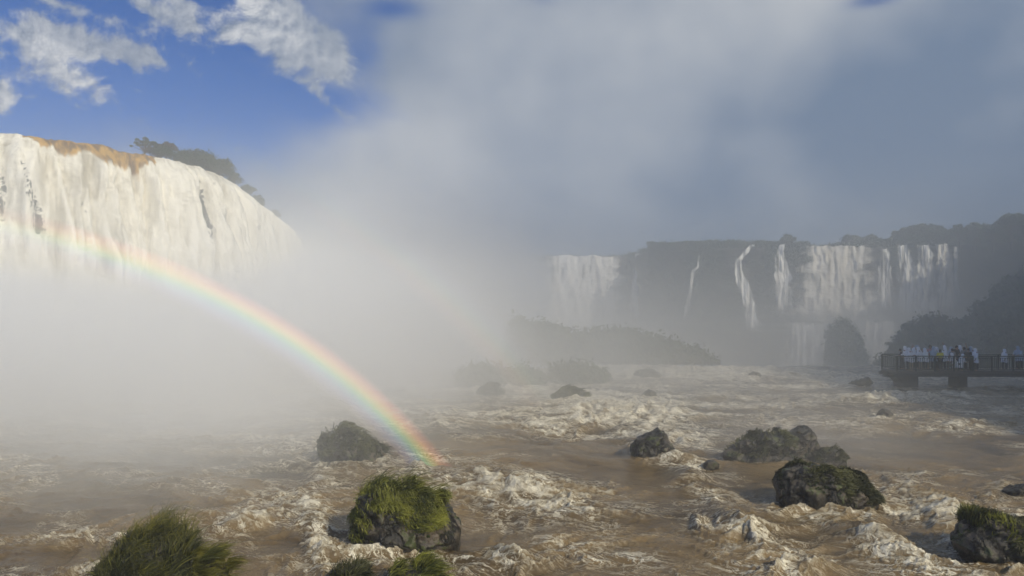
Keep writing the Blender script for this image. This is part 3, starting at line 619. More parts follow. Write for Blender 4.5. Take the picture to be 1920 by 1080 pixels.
# ------------------------------------------------------------------ rocks
def icos(n):
    bm = bmesh.new(); bmesh.ops.create_icosphere(bm, subdivisions=n, radius=1.0)
    V = np.array([v.co for v in bm.verts], float); Q = np.array([[v.index for v in f.verts] for f in bm.faces]); bm.free(); return V, Q
ICO = {n: icos(n) for n in (4, 5, 6)}
def boulder(px0, px1, pbase, prof, label, seed, depth=.8, sub=5, amp=.16, cat='rock', group='rocks standing in the river', grass=None, name='boulder', sink=.5, Yoff=0.0, zb=0.0):
    """prof: (px, py) silhouette of the top; base touches the water at row pbase"""
    Y = (EYE - zb) * F / (pbase - HZ); cx = (px0 + px1) / 2; Wd = (px1 - px0) / F * Y; Dp = Wd * depth; Yc = Y + Dp * .42 + Yoff
    k = Yc / F; Wd = (px1 - px0) * k
    pp = np.array(prof, float); hx = (pp[:, 0] - cx) * k; hz = EYE - (pp[:, 1] - HZ) * k - zb
    V, Q = ICO[sub]; a, b_, c_ = V.T
    ax = np.sign(a) * np.abs(a) ** .85; by = np.sign(b_) * np.abs(b_) ** .8
    x = ax * Wd / 2 * (1.0); hloc = np.interp(x, hx, hz)
    cc = np.abs(c_) / np.sqrt(np.clip(1 - a * a, .03, 1)); z = np.where(c_ > 0, hloc * np.clip(cc, 0, 1) ** .62, -sink * np.clip(cc, 0, 1))
    y = by * Dp / 2
    P0 = np.c_[x, y, z]; s = max(.5, min(Wd, 6)) 
    nn = V * np.array([.5, 1, .6]); 
    ridge = 1 - 2 * np.abs(fb3(P0 / s * 2.2, 3, seed)); fine = fb3(P0 / s * 6.5, 4, seed + 9)
    q_ = P0 / s * 3.2; crag = np.floor(fb3(q_, 2, seed + 4) * 3.5) / 3.5
    d = amp * s * (.40 * ridge + .42 * fine + .55 * crag) * np.where(z < 0, .3, 1)
    P1 = P0 + nn * d[:, None]
    root = mesh_np(name, P1, Q, M['rock'], smooth=False if sub < 6 else True); root.location = (( cx - 960) * k, Yc, zb); tag(root, label, cat, group)
    if grass:
        # normals
        t0 = P1[Q]; fn = np.cross(t0[:, 1] - t0[:, 0], t0[:, 2] - t0[:, 0]); ar = np.linalg.norm(fn, axis=1); fnn = fn / ar[:, None]; fc_ = t0.mean(1)
        for gi, g in enumerate(grass if isinstance(grass, list) else [grass]):
            rs = np.random.default_rng(seed + 500 + gi)
            pxf = fc_[:, 0] / k + cx; hrel = fc_[:, 2] / (hz.max() + 1e-6)
            wgt = ar * np.clip(fnn[:, 2] * g.get('up', 1) + g.get('side', .35), 0.0, 1) * (fc_[:, 2] > g.get('zmin', .08) * hz.max()) * (fnn[:, 1] < .55)
            wgt = wgt * (0.04 + sst(fb3(fc_ / s * 2.6, 3, seed + 60), -.20, .22))
            if 'x' in g: wgt = wgt * sst(pxf, g['x'][0] - 6, g['x'][0] + 6) * (1 - sst(pxf, g['x'][1] - 6, g['x'][1] + 6))
            if 'bare' in g:
                bx, bz, brx, brz = g['bare']; wgt = wgt * sst(((pxf - bx) / brx) ** 2 + ((hrel - bz) / brz) ** 2, .7, 1.2)
            n = g.get('n', 4000); f = rs.choice(len(Q), n, p=wgt / wgt.sum()); r1, r2 = np.sqrt(rs.random(n)), rs.random(n)
            p = t0[f, 0] * (1 - r1)[:, None] + t0[f, 1] * (r1 * (1 - r2))[:, None] + t0[f, 2] * (r1 * r2)[:, None]
            if g.get('kind') == 'leaf':
                Vv_, Qq, T = leaves(p, g['len'] * (.3 + rs.random(n) ** 2 * 1.2), n * g.get('rep', 3), g['w'], rs=rs)
                mesh_np('shrubbery', Vv_, Qq, M[g.get('m', 'leaf_dark')], root, smooth=False, attrs={'tone': T}); continue
            ln = g['len'] * (.5 + rs.random(n)) * (0.6 + .7 * sst(fb3(p / s * 3, 2, seed + 70), -.3, .3)); wd = g['w'] * (.6 + .8 * rs.random(n))
            wind = np.array(g.get('wind', (.8, 0, -.1)))
            tuft = np.stack([fb3(p / s * 4, 2, seed + 71), fb3(p / s * 4, 2, seed + 72), .4 * fb3(p / s * 4, 1, seed + 74)], 1) * 1.3
            d0 = fnn[f] * .55 + np.array([0, 0, .75]) + rs.normal(size=(n, 3)) * .22 + tuft; d0 /= np.linalg.norm(d0, axis=1)[:, None]
            d1 = d0 * .45 + wind * .9 + tuft * .6 + rs.normal(size=(n, 3)) * .15; d2 = d1 * .6 + wind * .5 + np.array([0, 0, -g.get('droop', .7)]) + rs.normal(size=(n, 3)) * .12
            d1 /= np.linalg.norm(d1, axis=1)[:, None]; d2 /= np.linalg.norm(d2, axis=1)[:, None]
            L_ = ln[:, None]; pts = [p - d0 * .03, p + d0 * L_ * .35, p + d0 * L_ * .35 + d1 * L_ * .35, p + d0 * L_ * .35 + d1 * L_ * .35 + d2 * L_ * .35]
            side = np.cross(d1, rs.normal(size=(n, 3)) * .6 + np.array([0, -1, 0])); side /= np.linalg.norm(side, axis=1)[:, None] + 1e-9
            ws = [1, .85, .6, .12]; arr = []
            for pt, w_ in zip(pts, ws): arr += [pt - side * (wd * w_)[:, None], pt + side * (wd * w_)[:, None]]
            Vb = np.stack(arr, 1).reshape(-1, 3); base = (np.arange(n) * 8)[:, None]
            Qb = np.concatenate([base + np.array([[0, 1, 3, 2]]), base + np.array([[2, 3, 5, 4]]), base + np.array([[4, 5, 7, 6]])])
            tn = (.12 + .55 * rs.random(n) ** 1.6 + .9 * fb3(p / s * 3.5, 2, seed + 73) + .5 * (rs.random(n) > .94))[:, None] + np.array([[-.15, -.15, 0, 0, .1, .1, .25, .25]])
            mesh_np('grass', Vb, Qb, M[g.get('m', 'grass_green')], root, smooth=False, attrs={'tone': np.clip(tn, 0, 1)})
    return root

boulder(664, 862, 1030, [(664, 1015), (672, 975), (684, 926), (700, 915), (725, 916), (760, 924), (790, 936), (812, 950), (830, 958), (850, 970), (862, 985)],
        'large black boulder draped in bright green wind-combed grass', 1, .75, 6, .15,
        grass=[dict(n=9000, len=.32, w=0.011, side=.5, up=1, wind=(.55, -.1, -.25), droop=1.1, x=(676, 832), zmin=.34, bare=(720, .25, 45, .42)), dict(n=1500, len=.26, w=.010, side=.5, wind=(.2, -.1, -.6), droop=1.4, x=(668, 708), zmin=.05), dict(n=500, len=.55, w=.007, side=.1, wind=(.9, 0, .1), droop=.4, x=(680, 832), zmin=.7), dict(n=900, len=.30, w=.009, side=.5, wind=(.6, 0, -.4), droop=1.2, x=(676, 832), zmin=.3, m='grass_gold'), dict(kind='leaf', n=90, len=.055, w=.022, rep=14, side=.6, x=(676, 820), zmin=.25, m='leaf_dark')])
boulder(176, 392, 1130, [(176, 1118), (205, 1092), (232, 1062), (245, 1040), (270, 1022), (295, 1014), (325, 1026), (345, 1052), (360, 1080), (392, 1100)],
        'boulder under shaggy dark grass at the near left, seeded grass tips blowing', 2, .8, 6, .12,
        grass=[dict(n=9500, len=.36, w=0.009, side=.55, wind=(.25, -.05, -.25), droop=.8, m='grass_dark', zmin=.1), dict(n=1500, len=.52, w=.006, side=.3, wind=(.5, 0, .2), droop=.2, m='grass_gold', zmin=.4), dict(kind='leaf', n=110, len=.06, w=.024, rep=14, side=.6, zmin=.2, m='leaf_dark')])
boulder(345, 425, 1110, [(345, 1080), (365, 1060), (385, 1046), (405, 1042), (420, 1055), (425, 1075)],
        'low rock with yellowish grass streaming to the right beside the shaggy boulder', 3, .8, 5, .1,
        grass=[dict(n=2200, len=.36, w=0.009, side=.5, wind=(1.0, 0, .1), droop=.3, m='grass_gold')])
boulder(606, 690, 1110, [(606, 1085), (622, 1072), (640, 1072), (655, 1070), (672, 1070), (690, 1085)],
        'small black wet rock with a dark grass tuft, below the large green boulder', 4, .8, 5, .14,
        grass=[dict(n=1200, len=.24, w=.009, side=.4, wind=(.4, 0, .2), droop=.5, x=(635, 690), m='grass_dark')])
boulder(728, 830, 1120, [(728, 1090), (745, 1074), (765, 1066), (790, 1074), (812, 1080), (830, 1094)],
        'grassy rock at the lower edge with blades bending right', 5, .8, 5, .12,
        grass=[dict(n=2600, len=.34, w=0.009, side=.5, wind=(.8, 0, .1), droop=.4)])
boulder(604, 722, 869, [(604, 818), (622, 808), (640, 802), (660, 808), (680, 822), (705, 834), (722, 852)],
        'misty grey-green boulder standing in the spray by the rainbow', 6, .7, 5, .14,
        grass=[dict(n=2600, len=.32, w=.018, side=.6, wind=(.5, 0, -.2), m='grass_dark', zmin=.15)])
boulder(1184, 1266, 858, [(1184, 832), (1200, 822), (1218, 812), (1235, 803), (1248, 812), (1258, 832), (1266, 848)],
        'dark pointed rock beside the smooth brown chute', 7, .7, 5, .15)
boulder(1360, 1540, 862, [(1360, 850), (1385, 834), (1410, 822), (1432, 813), (1455, 822), (1480, 816), (1492, 806), (1505, 801), (1520, 808), (1535, 846), (1540, 856)],
        'long jagged grey rock with mossy left end, behind the stone-faced boulder', 8, .4, 6, .16,
        grass=[dict(n=1500, len=.18, w=.015, side=.45, wind=(.5, 0, -.2), x=(1362, 1470), m='grass_dark')])
boulder(1530, 1586, 866, [(1530, 854), (1545, 845), (1565, 842), (1580, 852), (1586, 860)],
        'low grassy hump at the right end of the long jagged rock', 9, .6, 5, .1,
        grass=[dict(n=1200, len=.2, w=.014, side=.6, wind=(.5, 0, -.1), m='grass_dark')])
boulder(1460, 1642, 952, [(1460, 892), (1472, 880), (1495, 874), (1520, 876), (1545, 880), (1570, 888), (1590, 886), (1610, 896), (1628, 918), (1642, 940)],
        'broad brown stone-faced boulder fringed with green on top and right', 10, .6, 6, .15,
        grass=[dict(n=3200, len=.15, w=.011, side=.3, wind=(.5, 0, -.3), m='grass_dark', zmin=.62), dict(n=4600, len=.18, w=.011, side=.55, wind=(.6, 0, -.3), m='grass_dark', x=(1565, 1642)), dict(kind='leaf', n=110, len=.06, w=.028, rep=12, side=.6, zmin=.35, m='leaf_dark')])
boulder(1800, 2110, 1062, [(1800, 1015), (1815, 992), (1840, 972), (1870, 974), (1895, 976), (1920, 980), (1960, 985), (2050, 1005), (2110, 1040)],
        'dark boulder with windblown green grass at the lower right corner', 11, .5, 6, .15,
        grass=[dict(n=4200, len=.13, w=0.010, side=.4, wind=(.3, 0, -.1), m='grass_dark', x=(1830, 1990)), dict(n=1100, len=.18, w=0.009, side=.3, wind=(.4, 0, .3), droop=.2, m='grass_green', x=(1825, 1870), zmin=.6), dict(kind='leaf', n=120, len=.06, w=.024, rep=14, side=.6, zmin=.3, m='leaf_dark')])
boulder(1884, 1960, 926, [(1884, 920), (1900, 913), (1925, 910), (1960, 920)], 'low flat black rock at the right edge above the corner boulder', 12, .6, 5, .12)
boulder(1320, 1348, 873, [(1320, 868), (1330, 862), (1340, 864), (1348, 870)], 'tiny black rock tip left of the long jagged rock', 13, .6, 4, .15)
boulder(1644, 1676, 786, [(1644, 776), (1655, 766), (1668, 770), (1676, 780)], 'small mossy rock with white water breaking on its right', 14, .6, 4, .12)
boulder(1590, 1636, 723, [(1590, 718), (1605, 712), (1618, 714), (1625, 706), (1636, 716)], 'twin humped dark rock on the ledge nearest the viewing platform', 15, .5, 5, .15)
boulder(1402, 1428, 706, [(1402, 702), (1412, 696), (1420, 698), (1428, 703)], 'tiny far rock on the ledge below the crooked cascade', 16, .6, 4, .15)
boulder(1188, 1238, 708, [(1188, 700), (1200, 692), (1218, 690), (1238, 700)], 'flat far rock between foam lines before the wooded island', 17, .5, 5, .12)
boulder(1204, 1232, 745, [(1204, 740), (1215, 730), (1226, 733), (1232, 741)], 'small far rock in the foam to the right of the rounded twin bush rock', 18, .6, 4, .12)
boulder(1034, 1100, 750, [(1034, 742), (1050, 732), (1068, 729), (1080, 738), (1090, 733), (1100, 744)], 'rounded twin bush rock in the hazy rapids', 19, .5, 5, .10, grass=[dict(n=1600, len=.30, w=.03, side=.6, m='grass_dark')])
boulder(896, 942, 742, [(896, 735), (908, 725), (925, 724), (942, 737)], 'small bushy rock, leftmost in the hazy rapids', 20, .6, 5, .10, grass=[dict(n=1200, len=.30, w=.03, side=.6, m='grass_dark')])
boulder(1655, 1700, 706, [(1655, 700), (1668, 692), (1685, 690), (1700, 700)], 'dark low rock at the foot of the platform pier', 21, .5, 4, .12)
# wooded islands in the mist
isl = lambda n, l, w: [dict(kind='leaf', n=n // 6, len=l * 1.8, w=w, side=.7, up=1, zmin=.02, rep=14)]
boulder(960, 1350, 690, [(960, 600), (985, 612), (1010, 616), (1035, 620), (1060, 628), (1090, 638), (1110, 632), (1150, 630), (1200, 634), (1240, 644), (1270, 655), (1305, 665), (1335, 675), (1350, 686)],
        'long low wooded island sloping down to the right in the mist', 30, .28, 6, .06, 'island', 'wooded islands in the mist', isl(12000, .55, .20), 'island', Yoff=8)
boulder(1030, 1128, 716, [(1030, 708), (1045, 700), (1075, 692), (1095, 690), (1118, 700), (1128, 710)], 'hazy round bush clump before the long wooded island', 31, .5, 5, .06, 'island', 'wooded islands in the mist', isl(3000, .4, .15), 'island')
boulder(866, 1010, 724, [(866, 708), (885, 696), (905, 686), (925, 698), (950, 702), (980, 700), (1010, 716)], 'hazy hummocky bush clump left of the rounded one, near the faint second bow', 32, .4, 5, .06, 'island', 'wooded islands in the mist', isl(4000, .4, .15), 'island')
boulder(780, 905, 706, [(780, 650), (800, 612), (825, 590), (850, 592), (872, 610), (890, 640), (905, 670)], 'tall wooded island almost lost in the white spray', 33, .5, 5, .07, 'island', 'wooded islands in the mist', isl(6000, .5, .2), 'island', Yoff=34)
boulder(1552, 1618, 700, [(1552, 655), (1560, 622), (1570, 604), (1586, 604), (1598, 622), (1608, 640), (1618, 668)], 'dark rock pinnacle standing before the lower cascades', 34, .6, 5, .08, 'rock', 'wooded islands in the mist', isl(4500, .8, .35), 'rock_pinnacle', zb=-12.5)

# ------------------------------------------------------------------ viewing platform and walkway
def box(x0, x1, y0, y1, z0, z1):
    v = [(x, y, z) for z in (z0, z1) for y in (y0, y1) for x in (x0, x1)]
    return v, [(0, 2, 3, 1), (4, 5, 7, 6), (0, 1, 5, 4), (2, 6, 7, 3), (0, 4, 6, 2), (1, 3, 7, 5)]
def beam(p, q_, w_, h_):
    p = np.array(p, float); q_ = np.array(q_, float); d = q_ - p; l = np.linalg.norm(d); d /= l; s = np.cross(d, [0, 0, 1]); 
    if np.linalg.norm(s) < 1e-3: s = np.array([1., 0, 0])
    s /= np.linalg.norm(s); u = np.cross(s, d)
    v = [p + s * a * w_ / 2 + u * b_ * h_ / 2 for a, b_ in ((-1, -1), (1, -1), (1, 1), (-1, 1))]; v += [a + d * l for a in v]
    return v, [(3, 2, 1, 0), (4, 5, 6, 7), (0, 1, 5, 4), (1, 2, 6, 5), (2, 3, 7, 6), (3, 0, 4, 7)]
walk = empty('walkway', (27.5, 53, 0)); tag(walk, 'dark concrete viewing platform and walkway with green railings, crowded with people', 'walkway')
def wpart(name, parts, m_):
    v, q_ = joinm(parts); o = mesh_np(name, v, q_, M[m_], smooth=False); o.parent = walk; o.matrix_parent_inverse = Matrix.Translation((-27.5, -53, 0)); return o
PL = 27.85; PR = 33.4; y0, y1 = 52.0, 54.3       # platform footprint
wx1 = 52.0
dk = 1.14
wpart('deck', [box(PL, PR, y0 + .05, y1, dk - .16, dk), box(PR, wx1, y0 + .4, y0 + 2.2, dk - .20, dk - .04)], 'deck')
wpart('beam', [beam((PL - .25, y0 + .12, dk - .28), (PR, y0 + .12, dk - .28), .22, .24), beam((PL - .25, y1 - .2, dk - .28), (PR, y1 - .2, dk - .28), .22, .24),
               beam((PR + .02, y0 + .5, dk - .32), (wx1, y0 + .5, dk - .36), .22, .24), beam((PR + .02, y0 + 2.05, dk - .32), (wx1, y0 + 2.05, dk - .36), .22, .24)] +
              [beam((x, y0 + .3, dk - .27), (x, y1 - .4, dk - .27), .18, .20) for x in np.linspace(PL + .4, PR - .4, 6)], 'concrete')
def corbel(xa, xb, ya, yb):
    prof_ = [(xa, dk - .42), (xb, dk - .42), (xb, -1.2), (xa + .62, -1.2), (xa + .62, dk - .95), (xa + .40, dk - .68)]
    v = [(x, ya, z) for x, z in prof_] + [(x, yb, z) for x, z in prof_]; n = len(prof_)
    return v, [tuple(range(n))[::-1][:4], (0, 1, n + 1, n), (1, 2, n + 2, n + 1), (2, 3, n + 3, n + 2), (3, 4, n + 4, n + 3), (4, 5, n + 5, n + 4), (5, 0, n, n + 5), (0, 5, 4, 1), (1, 4, 3, 2)]
for xa, xb, ya, yb in ((PL + .05, PL + 1.75, y0 + .45, y1 - .45),):
    v, q_ = corbel(xa, xb, ya, yb); wpart('pier', [(v, [f for f in q_])], 'concrete')
for x in (A(1808, 700, 52.5).x, A(1990, 700, 52.5).x, A(2180, 700, 52.5).x):
    wpart('pier', [box(x - .33, x + .33, y0 + .65, y0 + 1.9, -1.6, dk - .45)], 'concrete')
def rail(p, q_, h_=1.08, post=1.5, infill=True):
    p = np.array(p, float); q_ = np.array(q_, float); l = np.linalg.norm(q_ - p); out = [beam(p + [0, 0, h_], q_ + [0, 0, h_], .075, .06), beam(p + [0, 0, h_ * .88], q_ + [0, 0, h_ * .88], .03, .03), beam(p + [0, 0, .14], q_ + [0, 0, .14], .04, .04)]
    n = max(1, round(l / post))
    for i in range(n + 1): c_ = p + (q_ - p) * i / n; out.append(beam(c_, c_ + [0, 0, h_], .08, .08))
    n2 = int(l / .16)
    for i in range(n2): c_ = p + (q_ - p) * (i + .5) / n2; out.append(beam(c_ + [0, 0, .14], c_ + [0, 0, h_ * .88], .022, .022))
    return out
wpart('railing', rail((PL, y0 + .1, dk), (PR - .05, y0 + .1, dk)) + rail((PL, y0 + .2, dk), (PL, y1 - .1, dk)) + rail((PL, y1 - .1, dk), (PR, y1 - .1, dk)), 'rail_green')
wpart('railing', rail((PR + .05, y0 + .5, dk - .04), (wx1, y0 + .5, dk - .04)), 'rail_green')
wpart('railing', rail((PR + .05, y0 + 2.1, dk - .04), (wx1, y0 + 2.1, dk - .04)), 'rail_green')

# ------------------------------------------------------------------ people
def skin_mesh(name, verts, edges, radii, m_, parent, sub=1):
    me = bpy.data.meshes.new(name + '_src'); me.from_pydata(verts, edges, []); o = bpy.data.objects.new(name + '_src', me); COL.objects.link(o)
    md = o.modifiers.new('s', 'SKIN'); sv_ = me.skin_vertices[0].data
    for i, r_ in enumerate(radii): sv_[i].radius = (r_, r_) if not isinstance(r_, tuple) else r_
    sv_[0].use_root = True; md.use_smooth_shade = True
    o.modifiers.new('d', 'SUBSURF').levels = sub; o.modifiers['d'].render_levels = sub
    dg = bpy.context.evaluated_depsgraph_get(); dg.update(); m2 = bpy.data.meshes.new_from_object(o.evaluated_get(dg)); m2.name = name
    bpy.data.objects.remove(o); m2.materials.clear(); m2.materials.append(M[m_]); p_ = bpy.data.objects.new(name, m2); COL.objects.link(p_); p_.parent = parent; return p_
def body_parts(pose):
    """pose: stand, lean, arm (raised), photo (both hands up to the face), crouch; person faces +Y"""
    ln = {'lean': .30, 'crouch': .45, 'photo': .10}.get(pose, 0.04); dz_ = -.42 if pose == 'crouch' else 0
    def s(z, extra=0): return (z - .95) * ln + extra
    J = {'pel': (0, 0, .95 + dz_), 'wai': (0, s(1.1), 1.12 + dz_), 'che': (0, s(1.32), 1.34 + dz_), 'nec': (0, s(1.5), 1.50 + dz_), 'hea': (0, s(1.6) + .03, 1.60 + dz_), 'top': (0, s(1.68) + .03, 1.70 + dz_)}
    for sx, c in ((-1, 'l'), (1, 'r')):
        J['hip' + c] = (.10 * sx, 0, .90 + dz_)
        J['kne' + c] = (.13 * sx, .34 if pose == 'crouch' else .05 * sx + .02, .50 if pose != 'crouch' else .48)
        J['ank' + c] = (.12 * sx, -.02 if pose == 'crouch' else .06 * sx, .08); J['toe' + c] = (.15 * sx, .17 + (.06 * sx if pose != 'crouch' else 0), .04)
        J['sho' + c] = (.19 * sx, s(1.43), 1.43 + dz_)
        up = pose == 'arm' and sx == 1
        if up: e, h_ = (.30, s(1.5) + .15, 1.62 + dz_), (.33, s(1.6) + .28, 1.88 + dz_)
        elif pose == 'photo': e, h_ = (.27 * sx, s(1.25) + .16, 1.25 + dz_), (.09 * sx, s(1.5) + .36, 1.52 + dz_)
        elif pose in ('lean', 'crouch'): e, h_ = (.26 * sx, s(1.2) + .12, 1.18 + dz_), (.20 * sx, s(1.1) + .38, 1.10 + dz_)
        else: e, h_ = (.27 * sx, s(1.15) + .02, 1.16 + dz_), (.26 * sx, s(1.0) + .16, .93 + dz_)
        J['elb' + c] = e; J['wri' + c] = h_; d = Vector(h_) - Vector(e); d.normalize(); J['han' + c] = tuple(Vector(h_) + d * .09)
        for f_, (ox, oy, lf_) in enumerate(((-.03, 0, .075), (-.01, .01, .085), (.01, .01, .08), (.03, 0, .065), (-.05 * sx, .01, .03))):
            J[f'f{f_}' + c] = tuple(Vector(h_) + d * (.10 + lf_) + Vector((ox, oy, 0)))
    Rr_ = dict(pel=.145, wai=.125, che=.155, nec=.055, hea=.095, top=.075, hip=.10, kne=.062, ank=.042, toe=.035, sho=.07, elb=.045, wri=.03, han=.035, f0=.01, f1=.01, f2=.01, f3=.01, f4=.011)
    names = list(J); ed = [('pel', 'wai'), ('wai', 'che'), ('che', 'nec'), ('nec', 'hea'), ('hea', 'top')]
    for c in 'lr': ed += [('pel', 'hip' + c), ('hip' + c, 'kne' + c), ('kne' + c, 'ank' + c), ('ank' + c, 'toe' + c), ('che', 'sho' + c), ('sho' + c, 'elb' + c), ('elb' + c, 'wri' + c), ('wri' + c, 'han' + c)] + [('han' + c, f'f{k}' + c) for k in range(5)]
    rad = [Rr_.get(n, Rr_.get(n[:-1])) for n in names]
    return J, names, [(names.index(a), names.index(b_)) for a, b_ in ed], rad
def shell(rings, n=18, seed=0, wob=.06):
    V = []; Q = []; rs_ = np.random.default_rng(seed)
    for i, (cx, cy, z, rx, ry) in enumerate(rings):
        for k in range(n):
            g = 2 * math.pi * k / n; f_ = 1 + wob * (i / len(rings)) * math.sin(g * 5 + seed + i * .7) * 1.2
            V.append((cx + rx * f_ * math.cos(g), cy + ry * f_ * math.sin(g), z + (.03 * math.sin(g * 3 + seed) if i == len(rings) - 1 else 0)))
    for i in range(len(rings) - 1):
        for k in range(n): Q.append((i * n + k, (i + 1) * n + k, (i + 1) * n + (k + 1) % n, i * n + (k + 1) % n))
    return V, Q
def person_proto(pose, kind, top, trou, hood=True):
    root = empty('person', (0, 0, -100)); J, names, ed, rad = body_parts(pose)
    skin_mesh('body', [J[n] for n in names], ed, rad, 'skin', root)
    # trousers: skinned over the legs
    jn = ['pel', 'hipl', 'knel', 'ankl', 'hipr', 'kner', 'ankr']; je = [(0, 1), (1, 2), (2, 3), (0, 4), (4, 5), (5, 6)]
    skin_mesh('trousers', [J[n] for n in jn], je, [.155, .115, .08, .065, .115, .08, .065], trou, root)
    P_ = {k: Vector(v) for k, v in J.items()}; c = P_['che']; w_ = P_['wai']; p_ = P_['pel']; nk = P_['nec']
    if kind == 'poncho':
        h_ = p_.z - .30
        v, q_ = shell([(nk.x, nk.y, nk.z + .02, .07, .08), (c.x, c.y + .01, c.z + .10, .22, .14), (c.x, c.y + .02, c.z - .08, .25, .17), (w_.x, w_.y + .02, w_.z - .05, .25, .19), (p_.x, p_.y + .02, h_ + .1, .28, .22), (p_.x, p_.y + .02, h_, .29, .23)], seed=len(bpy.data.objects), wob=.10)
        mesh_np('poncho', v, q_, M[top], root)
        for cc in 'lr': pass
        sl_ = ['shol', 'elbl', 'wril']; 
        for cc in 'lr': skin_mesh('sleeve', [J['sho' + cc], J['elb' + cc], tuple(Vector(J['elb' + cc]).lerp(Vector(J['wri' + cc]), .8))], [(0, 1), (1, 2)], [.10, .085, .08], top, root)
        if hood:
            hh = P_['hea']; v, q_ = shell([(hh.x, hh.y - .02, hh.z + .17, .02, .02), (hh.x, hh.y - .02, hh.z + .14, .09, .10), (hh.x, hh.y - .035, hh.z + .04, .13, .12), (hh.x, hh.y - .05, hh.z - .08, .13, .11), (nk.x, nk.y - .03, nk.z - .02, .15, .12)], wob=0)
            mesh_np('hood', v, q_, M[top], root)
    else:
        jn = ['pel', 'wai', 'che', 'shol', 'elbl', 'shor', 'elbr']; je = [(0, 1), (1, 2), (2, 3), (3, 4), (2, 5), (5, 6)]
        skin_mesh('shirt', [J[n] for n in jn], je, [.165, .15, .18, .09, .065, .09, .065], top, root)
    if not (kind == 'poncho' and hood):
        hh = P_['hea']; v, q_ = shell([(hh.x, hh.y - .02, hh.z + .16, .02, .02), (hh.x, hh.y - .02, hh.z + .13, .085, .09), (hh.x, hh.y - .03, hh.z + .04, .108, .10), (hh.x, hh.y - .055, hh.z - .05, .09, .07)], wob=0)
        mesh_np('hair', v, q_, M['hair'], root)
    # face details on the skin: eyes, nose, mouth
    hh = P_['hea']
    for sx in (-1, 1):
        v, q_ = box(hh.x + sx * .035 - .012, hh.x + sx * .035 + .012, hh.y + .085, hh.y + .099, hh.z + .005, hh.z + .02); mesh_np('eye', v, q_, M['hair'], root, smooth=False)
    v, q_ = box(hh.x - .022, hh.x + .022, hh.y + .080, hh.y + .094, hh.z - .062, hh.z - .052); mesh_np('mouth', v, q_, M['hair'], root, smooth=False)
    v, q_ = joinm([([(hh.x - .014, hh.y + .09, hh.z - .03), (hh.x + .014, hh.y + .09, hh.z - .03), (hh.x, hh.y + .122, hh.z - .028), (hh.x, hh.y + .092, hh.z + .012)], [(0, 1, 2, 2), (0, 2, 3, 3), (1, 3, 2, 2)])])
    mesh_np('nose', np.array(v), np.array([(0, 1, 2), (0, 2, 3), (1, 3, 2)]), M['skin'], root)
    return root
gP = 'visitors on the viewing platform and walkway'
